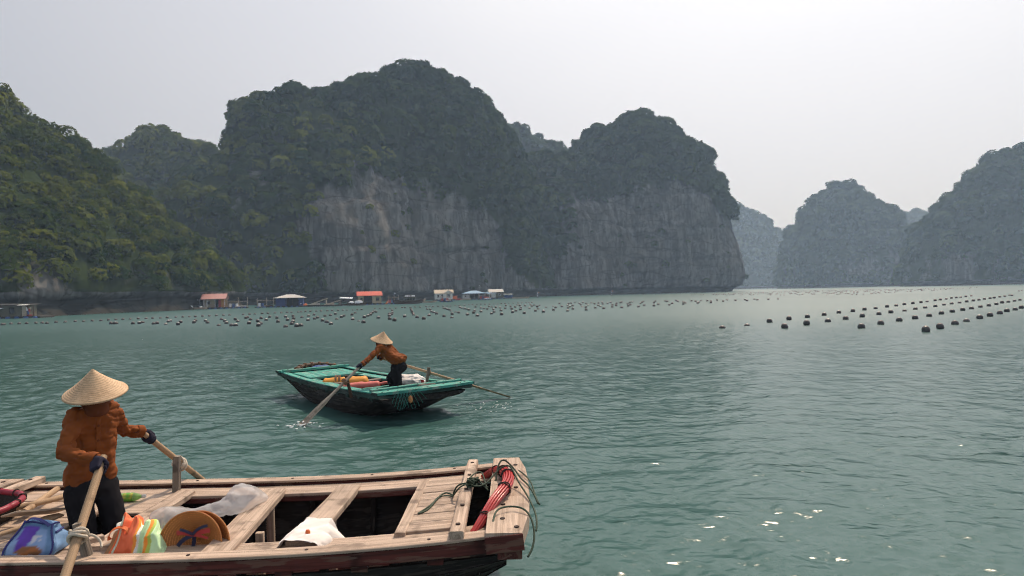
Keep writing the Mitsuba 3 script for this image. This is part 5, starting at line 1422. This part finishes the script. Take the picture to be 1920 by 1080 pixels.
k = thing('plastic_bag', 'crumpled clear plastic bag draped between the front benches beside the hat', 'bag')
bag = blob({'a': (V(-2.37, 4.52, 0.50), 0.085), 'b': (V(-2.36, 4.66, 0.68), 0.125), 'h': (V(-2.37, 4.60, 0.58), 0.11), 'c': (V(-2.22, 4.86, 0.68), 0.085), 'd': (V(-2.16, 5.05, 0.66), 0.085), 'e': (V(-2.08, 5.25, 0.70), 0.115), 'g': (V(-2.16, 5.50, 0.66), 0.055), 'i': (V(-2.00, 5.35, 0.62), 0.07)},
           [['a', 'h'], ['h', 'b'], ['b', 'c'], ['c', 'd'], ['d', 'e'], ['e', 'g'], ['e', 'i'], ['d', 'i']], 0.016, 4)
put('film', crumple(crumple(bag, 0.06, 4.5, 3), 0.014, 13.0, 5), 'clear_film', k, smooth=35)

# striped heap of orange and green cloth
k = thing('beach_bag', 'heap of glossy orange and pale green striped cloth beside the near oar', 'cloth bag')
def vest(a, b):
    x = -0.205 + 0.41 * a
    ridge = np.interp(a, [0, 0.06, 0.16, 0.27, 0.36, 0.46, 0.56, 0.66, 0.80, 0.93, 1.0], [0.10, 0.20, 0.24, 0.33, 0.27, 0.30, 0.22, 0.27, 0.25, 0.13, 0.03])
    prof = np.sin(np.clip(b, 0, 1) * math.pi) ** 0.55
    y = -0.12 + 0.24 * b
    P = np.stack([0.93 * x + 0.025 * np.sin(b * 7), y, 0.9 * ridge * prof], -1)
    P[..., 2] += 0.035 * (np.abs(2 * meshkit.noise(P * np.array([22, 8, 6.0]), 4) - 1) - 0.5) * prof
    P[..., 1] += 0.05 * (np.abs(2 * meshkit.noise(P * np.array([26, 5, 9.0]), 8) - 1) - 0.5)
    return P
v, f, uv = grid_sheet(vest, 110, 60)
a, b = uv[:, 0], uv[:, 1]
colr = np.tile([0.80, 0.17, 0.075], (len(v), 1))
diag = a - 0.22 * np.abs(b - 0.5) + 0.03 * np.sin(b * 9)
for lo_, hi_, c_ in ((0.45, 0.49, (0.80, 0.30, 0.05)), (0.49, 0.55, (0.70, 0.75, 0.68)), (0.55, 0.66, (0.50, 0.72, 0.40)), (0.66, 0.71, (0.82, 0.30, 0.05)), (0.71, 0.76, (0.40, 0.52, 0.10)), (0.76, 1.2, (0.52, 0.76, 0.46))):
    colr[(diag > lo_) & (diag <= hi_)] = c_
colr[(a < 0.15)] = [0.70, 0.72, 0.66]
colr[(a < 0.13) & (b < 0.36)] = [0.40, 0.22, 0.11]
colr[(a > 0.19) & (a < 0.24)] = [0.62, 0.66, 0.50]
colr[(a > 0.135) & (a < 0.16)] = [0.8, 0.2, 0.06]
v = v @ trimesh.transformations.rotation_matrix(math.radians(-8), [0, 0, 1])[:3, :3].T + V(-2.475, 4.50, 0.535)
put('cloth', (v, f), 'vertex_paint', k, smooth=True, color=colr)
lp = [(-2.64, 4.43, 0.66), (-2.60, 4.42, 0.735), (-2.54, 4.42, 0.74), (-2.50, 4.41, 0.68)]
put('handle', sweep(smoothpath(lp, 18), rect(0.028, 0.005, 0.002), up=(0, -0.3, 1))[:2], 'life_orange', k)

# blue printed bag
k = thing('shopping_bag', 'blue printed shopping bag with dark blue piping slumped at the stern', 'bag')
def bagshape(q):
    x, y, z = q.T
    t = (z + 0.5)
    w = 0.140 - 0.03 * t + 0.02 * np.sin(t * 5)
    d = 0.125 * (1 - 0.80 * t ** 1.6)
    P = np.stack([x * 2 * w + 0.02 * t, y * 2 * d + 0.02 * t, t * (0.215 - 0.05 * np.clip(x + 0.2, 0, 1) * t)], -1)
    return P
m = rbox((1, 1, 1), 0.06)
for _ in range(4):
    m = m.subdivide()
q = m.vertices.copy()
P = bagshape(q)
nrm = trimesh.Trimesh(P, m.faces, process=False).vertex_normals
P = P + nrm * (0.045 * (meshkit.fbm(P * 9.0, 3, 2) - 0.5) - 0.008 * np.abs(2 * meshkit.noise(P * 16.0, 6) - 1))[:, None]
colr = np.array([0.13, 0.24, 0.42]) * (0.8 + 0.5 * meshkit.fbm(P * 14, 2, 9))[:, None]
front = q[:, 1] < -0.40
fx, fz = q[:, 0], q[:, 2]
pale = front & (np.abs(fx + 0.08) < 0.36) & (fz < 0.30)
colr[pale] = np.array([0.24, 0.36, 0.60])
tri = front & (fz > -0.22) & (fz < 0.36) & (fx > -0.40 + 0.2 * (0.36 - fz)) & (fx < -0.05 + 0.45 * fz)
colr[tri] = [0.13, 0.06, 0.42]
wht = front & (np.abs(fz - 0.02) < 0.09) & (np.abs(fx - 0.07) < 0.12) & (meshkit.noise(q * 19, 5) > 0.45)
colr[wht] = [0.55, 0.55, 0.62]
brown = front & (((fx + 0.02) / 0.27) ** 2 + ((fz + 0.28) / 0.15) ** 2 < 0.75 + 0.5 * meshkit.noise(q * 9, 3))
colr[brown] = np.array([0.28, 0.13, 0.06])
colr[brown & (meshkit.noise(q * 8, 7) > 0.5)] = [0.40, 0.15, 0.05]
R_ = trimesh.transformations.rotation_matrix(math.radians(9), [0, 0, 1])[:3, :3]
BAG = V(-3.115, 4.44, 0.585)
put('pouch', (P @ R_.T + BAG, m.faces), 'vertex_paint', k, smooth=True, color=colr)
scene['piping_blue'] = plain((0.03, 0.035, 0.17), 0.5)
for ex in ([(-0.5, -0.5, -0.5), (-0.48, -0.5, 0), (-0.46, -0.5, 0.5)], [(0.44, -0.5, -0.5), (0.44, -0.5, 0), (0.44, -0.5, 0.5)], [(-0.46, -0.5, 0.46), (0, -0.5, 0.46), (0.46, -0.5, 0.46)], [(0.5, -0.3, 0.2), (0.5, 0.1, 0.2), (0.5, 0.4, 0.2)], [(0.45, -0.5, 0.5), (0.5, 0.1, 0.5), (0.5, 0.45, 0.45)], [(-0.5, -0.5, -0.48), (0, -0.52, -0.48), (0.48, -0.5, -0.48)]):
    pts = bagshape(smoothpath(ex, 12))
    pts = pts + 0.012 * unit(V(0.3, -1, 0.2))
    put('piping', tube(pts @ R_.T + BAG, 0.006, 6)[:2], 'piping_blue', k, smooth=True)
lp = [(-0.06, 0.0, 0.20), (-0.02, -0.03, 0.232), (0.05, -0.05, 0.222), (0.10, -0.06, 0.185)]
put('handle', sweep(smoothpath(lp, 16) @ R_.T + BAG, rect(0.020, 0.004, 0.001), up=(0.1, -0.4, 1))[:2], 'piping_blue', k)

# bottle
scene['green_label'] = {'type': 'twosided', 'b': {'type': 'principled', 'base_color': proc(lambda p, n, uv: mix([0.10, 0.34, 0.03], [0.42, 0.40, 0.05], smoothstep(0.5, 0.7, fbm(p.x * 25, p.y * 25, p.z * 25, 2)))), 'roughness': 0.25, 'specular': 0.6}}
scene['bottle_plastic'] = {'type': 'principledthin', 'base_color': {'type': 'rgb', 'value': [0.45, 0.66, 0.30]}, 'roughness': 0.15, 'diff_trans': 1.0, 'spec_trans': 0.35, 'eta': 1.4}
k = thing('drink_bottle', 'small green labelled plastic bottle lying on the far deck', 'bottle')
bd = unit(V(1.0, 0.10, 0.0))
BP = V(-3.215, 5.50, 0.625)
put('bottle', align(lathe([(0.002, 0), (0.030, 0.004), (0.033, 0.02), (0.033, 0.045), (0.031, 0.05), (0.033, 0.055), (0.033, 0.135), (0.024, 0.165), (0.013, 0.185), (0.013, 0.20)], 24), bd, BP), 'bottle_plastic', k, smooth=35)
put('label', align(lathe([(0.0336, 0.055), (0.0344, 0.058), (0.0344, 0.128), (0.0336, 0.131)], 24), bd, BP), 'green_label', k, smooth=35)
put('cap', align(lathe([(0.002, 0.195), (0.015, 0.195), (0.016, 0.20), (0.016, 0.218), (0.014, 0.222), (0.002, 0.222)], 16), bd, BP), 'wall_white', k, smooth=35)

# white cloth over the second bench
k = thing('draped_cloth', 'wrinkled white cloth hanging over the middle bench', 'cloth')
TZ = float(N.zt(0.86)) - 0.012
def drape(a, b):
    s = (a - 0.5) * 0.62
    x = np.sign(s) * np.minimum(np.abs(s), 0.112 + 0.02 * np.sin(b * 5))
    over = np.maximum(np.abs(s) - 0.112, 0)
    y = 4.36 + 0.46 * b + 0.03 * np.sin(a * 6)
    lean = np.where(s > 0, 0.30 + 0.25 * b, 0.55)
    P = np.stack([-1.395 + x + np.sign(s) * over * lean, y, TZ + 0.012 - over * 0.85], -1)
    fold = 0.030 * np.abs(np.sin(b * 8 + 2.2 * np.sin(a * 5))) * (0.35 + over * 4) + 0.05 * (meshkit.fbm(P * np.array([8, 8, 8]), 3, 6) - 0.45) * np.clip(1.2 - b, 0.2, 1)
    P[..., 2] += np.where(over > 0, fold * 0.25, np.abs(fold) + 0.004)
    P[..., 0] += np.sign(s) * np.where(over > 0, fold, 0)
    return P
cl = thick(grid_sheet(drape, 70, 56), 0.003)
scene['white_cloth'] = {'type': 'twosided', 'b': {'type': 'principled', 'base_color': proc(lambda p, n, uv: mix([0.60, 0.56, 0.53], [0.72, 0.69, 0.67], fbm(p.x * 12, p.y * 12, p.z * 12, 3))), 'roughness': 0.85, 'specular': 0.15}}
put('cloth', cl[:2], 'white_cloth', k, smooth=True)
put('stain', ico(2, (0.016, 0.016, 0.02), (-1.37, 4.47, TZ + 0.045), 0.3, 3, 2), 'life_orange', k, smooth=True)

# poles, a tilted board and the dark tub at the stern
k = thing('pole', 'longer pale wooden pole lying over the stern above the tub', 'pole')
putw('shaft', tube(smoothpath([(-4.6, 4.30, 0.73), (-3.95, 4.86, 0.705), (-3.68, 5.14, 0.685), (-3.55, 5.52, 0.665), (-3.50, 5.72, 0.655)], 18), 0.021, 10), 'oar_wood', k, smooth=True)
k = thing('pole', 'shorter wooden pole lying across the stern deck towards the far rail', 'pole')
putw('shaft', tube([(-3.62, 5.02, 0.672), (-3.70, 5.30, 0.668), (-3.80, 5.66, 0.664)], 0.024, 10), 'oar_wood', k, smooth=True)
k = thing('plank_board', 'flat pale board propped on the stern behind the blue bag', 'board')
putw('sheet', board((-3.56, 4.98, 0.665), (-3.36, 4.86, 0.735), 0.34, 0.012, up=(0.2, 0.1, 1)), 'pale_timber', k)
k = thing('old_paddle', 'bent brown paddle lying left of the blue bag', 'paddle')
putw('shaft', tube(smoothpath([(-3.62, 4.36, 0.64), (-3.50, 4.58, 0.65), (-3.42, 4.72, 0.66)], 10), 0.016, 8), 'oar_wood', k, smooth=True)
putw('blade', sweep([(-3.42, 4.72, 0.655), (-3.38, 4.80, 0.66), (-3.34, 4.90, 0.665), (-3.31, 4.97, 0.665)], [(-0.5, -0.5), (0.5, -0.5), (0.5, 0.5), (-0.5, 0.5)], up=(0.1, 0, 1), scale=[(0.03, 0.02), (0.09, 0.014), (0.10, 0.012), (0.06, 0.010)]), 'oar_wood', k)
k = thing('round_tub', 'dark round tub with a crimson rim at the left edge of the boat', 'tub')
scene['rim_crimson'] = paint((0.24, 0.022, 0.040), 0.45, 0.3)
put('wall', moved(lathe([(0.02, 0.0), (0.34, 0.0), (0.40, 0.07), (0.425, 0.14), (0.405, 0.14), (0.38, 0.07), (0.33, 0.02), (0.02, 0.02)], 40), (-4.11, 4.98, 0.58)), 'tar_wood', k, smooth=35)
a = np.linspace(0, 2 * math.pi, 65)
put('rim', tube(np.stack([-4.11 + 0.415 * np.cos(a), 4.98 + 0.415 * np.sin(a), 0.725 + 0.004 * np.sin(a * 9)], -1), 0.024, 8)[:2], 'rim_crimson', k, smooth=True)
for t in np.linspace(0.2, 1.9, 5):
    rope_coil(k, 'rim_tie', (-4.11 + 0.415 * math.cos(t), 4.98 + 0.415 * math.sin(t), 0.725), (-math.sin(t), math.cos(t), 0), 0.026, 0.004, 2, 'iron', 0.014)
for i, (x, y, lab) in enumerate(((-2.83, 4.55, 'small wood block on the deck left of the striped cloth'),)):
    k = thing('wood_block', lab, 'wood block')
    putw('block', board((x - 0.05, y - 0.07, N.top + 0.002), (x + 0.05, y + 0.04, N.top + 0.002), 0.06, 0.04), 'bare_wood', k)
k = thing('floor_bag', 'pale bag stowed on the floor below the front benches', 'bag')
put('sack', crumple(ico(3, (0.20, 0.15, 0.12), (-1.62, 4.55, 0.16), 0.2, 2, 3), 0.02, 12, 3), 'white_cloth', k, smooth=True)

# ---------------------------------------------------------------- things lying in the turquoise boat
def roll(key, name, p0, p1, r, mat, seed, squash=0.8):
    n = 40
    c = np.linspace(0, 1, n)[:, None]
    path = np.asarray(p0) * (1 - c) + np.asarray(p1) * c
    rad = r * (0.92 + 0.25 * meshkit.fbm(path * 6, 2, seed)) * np.interp(c[:, 0], [0, 0.04, 0.96, 1], [0.6, 1, 1, 0.6])
    v, f, uv = sweep(path, ring(1.0, 14), scale=np.stack([rad, rad * squash], -1))
    v = v + 0.03 * (meshkit.fbm(v * 11, 3, seed)[:, None] - 0.5)
    return put(name, (v, f), mat, key, smooth=True)


scene['ochre_tarp'] = paint((0.62, 0.27, 0.045), 0.6, 0.25)
scene['pink_tarp'] = paint((0.52, 0.14, 0.12), 0.6, 0.3)
k = thing('rolled_tarp', 'ochre yellow rolled tarp lying in the turquoise boat', 'tarp')
roll(k, 'roll', (-3.93, 14.08, 0.42), (-3.02, 14.10, 0.44), 0.135, 'ochre_tarp', 3)
for q in (0.28, 0.36):
    rope_coil(k, 'tie', V(-3.93, 14.08, 0.42) * (1 - q) + V(-3.02, 14.10, 0.44) * q, (1, 0.1, 0), 0.142, 0.010, 2, 'old_rope', 0.05)
k = thing('rolled_cloth', 'faded red rolled cloth lying in front of the yellow tarp', 'cloth')
roll(k, 'roll', (-3.40, 13.28, 0.42), (-2.62, 13.32, 0.46), 0.095, 'pink_tarp', 5, 0.9)
roll(k, 'tail', (-2.66, 13.31, 0.48), (-2.32, 13.40, 0.53), 0.03, 'pink_tarp', 7)
k = thing('sack', 'white plastic sack behind the legs of the far rower', 'sack')
put('sack', crumple(ico(4, (0.32, 0.21, 0.16), (-1.99, 13.02, 0.55), 0.35, 1.8, 5, 0.3), 0.05, 7, 5), 'white_cloth', k, smooth=True)
k = thing('drink_can', 'red drink can standing on the turquoise rail', 'can')
put('can', moved(lathe([(0.002, 0), (0.026, 0), (0.033, 0.012), (0.033, 0.108), (0.026, 0.122), (0.002, 0.120)], 18), (-1.74, 12.96, 0.465)), 'cloth_red', k, smooth=35)
put('lid', moved(lathe([(0.002, 0.1225), (0.025, 0.1225), (0.027, 0.126), (0.002, 0.124)], 18), (-1.74, 12.96, 0.465)), 'white_frame', k, smooth=35)
k = thing('bamboo_pole', 'grey bamboo pole lying along the stern of the turquoise boat', 'pole')
t = np.linspace(0, 1, 41)
nod = 0.021 + 0.006 * np.clip(1 - np.abs((t * 5) % 1 - 0.5) * 14, 0, 1)
putw('stem', tube(V(-2.42, 12.10, 0.535) + t[:, None] * V(0.98, 0.36, 0.03), nod, 10), 'grey_wood', k, smooth=True)
# net with its orange float over the rail
k = thing('fishing_net', 'green fishing net hanging over the stern rail with an orange float', 'net')
scene['net_float'] = paint((0.42, 0.19, 0.07), 0.7, 0.4)
scene['net_twine'] = plain((0.05, 0.26, 0.21), 0.7)
u0 = B.at(2.44, -0.55, 0.0)
for i in range(8):
    q = i / 7
    a_ = B.at(2.53, -0.62 + 0.42 * q, 0.03)
    for s in (-1, 1):
        e_ = B.at(2.50, np.clip(-0.62 + 0.42 * q + s * 0.22 * (0.4 + q * 0.4), -0.85, 0.1), -0.03) + V(-0.02, -0.03, -0.16 - 0.14 * math.sin(math.pi * q))
        put('twine', tube([a_ + V(0.03, 0.1, 0.01), a_ + V(-0.025, -0.03, -0.02), a_ * 0.5 + e_ * 0.5 + V(-0.02, -0.025, 0.0), e_], 0.0035, 4, 10)[:2], 'net_twine', k)
put('float', ico(3, (0.035, 0.03, 0.065), B.at(2.55, -0.36, 0.0) + V(-0.03, -0.05, -0.15), 0.8, 2.5, 4), 'net_float', k, smooth=True)
# tyre like fender bundle at the far bow
k = thing('fender_ring', 'brown rope wrapped arched fender on the far bow of the turquoise boat', 'fender')
arcp = smoothpath([(-4.90, 15.35, 0.54), (-4.90, 15.65, 0.60), (-4.74, 15.95, 0.625), (-4.44, 16.12, 0.61), (-4.15, 16.05, 0.55)], 30)
put('core', tube(arcp, 0.045, 8)[:2], 'boat_brown', k, smooth=True)
g_ = np.gradient(arcp, axis=0)
for q in range(3, 28, 4):
    rope_coil(k, 'wrap', arcp[q], g_[q], 0.052, 0.012, 2.5, 'old_rope', 0.05)
put('blue_cloth', crumple(ico(3, (0.26, 0.10, 0.07), (-4.50, 15.90, 0.56), 0.3, 2, 8, 0.6), 0.02, 9, 2), 'barrel_blue', k, smooth=True)

# splashes where the blades meet the water
scene['foam'] = {'type': 'twosided', 'b': {'type': 'principled', 'base_color': {'type': 'rgb', 'value': [0.78, 0.82, 0.82]}, 'roughness': 0.25, 'specular': 0.7}}
g = np.random.default_rng(5)
for at, n, sx, sy, lab in (((-3.64, 11.70), 46, 0.13, 0.18, 'white splash at the blade of the near oar of the turquoise boat'), ((-0.45, 13.2), 60, 0.42, 0.30, 'white ripples trailing from the far oar of the turquoise boat')):
    ms = []
    for i in range(n):
        d = trimesh.creation.icosphere(subdivisions=1, radius=1.0)
        r_ = g.uniform(0.006, 0.016) * (1 if n < 50 else 0.62)
        d.vertices *= np.array([r_ * g.uniform(1, 3.2), r_ * g.uniform(0.8, 1.6), r_ * 0.6])
        ms.append(moved(d, (at[0] + g.normal(0, sx), at[1] + g.normal(0, sy), 0.008 + abs(g.normal(0, 0.03 if n < 50 else 0.006))), g.uniform(-0.5, 0.5)))
    kk = put('water_splash', join(*ms), 'foam', smooth=True)
    tag(kk, lab, 'splash', None, 'stuff')

# ---------------------------------------------------------------- the air
scene['haze'] = {'type': 'cube', 'to_world': T().translate([0, 1200, 70.0]).scale([3300, 1500, 75.0]), 'bsdf': {'type': 'null'}, 'interior': {'type': 'ref', 'id': 'haze_air'}}
tag('haze', 'pale haze over the bay', 'haze', None, 'stuff')
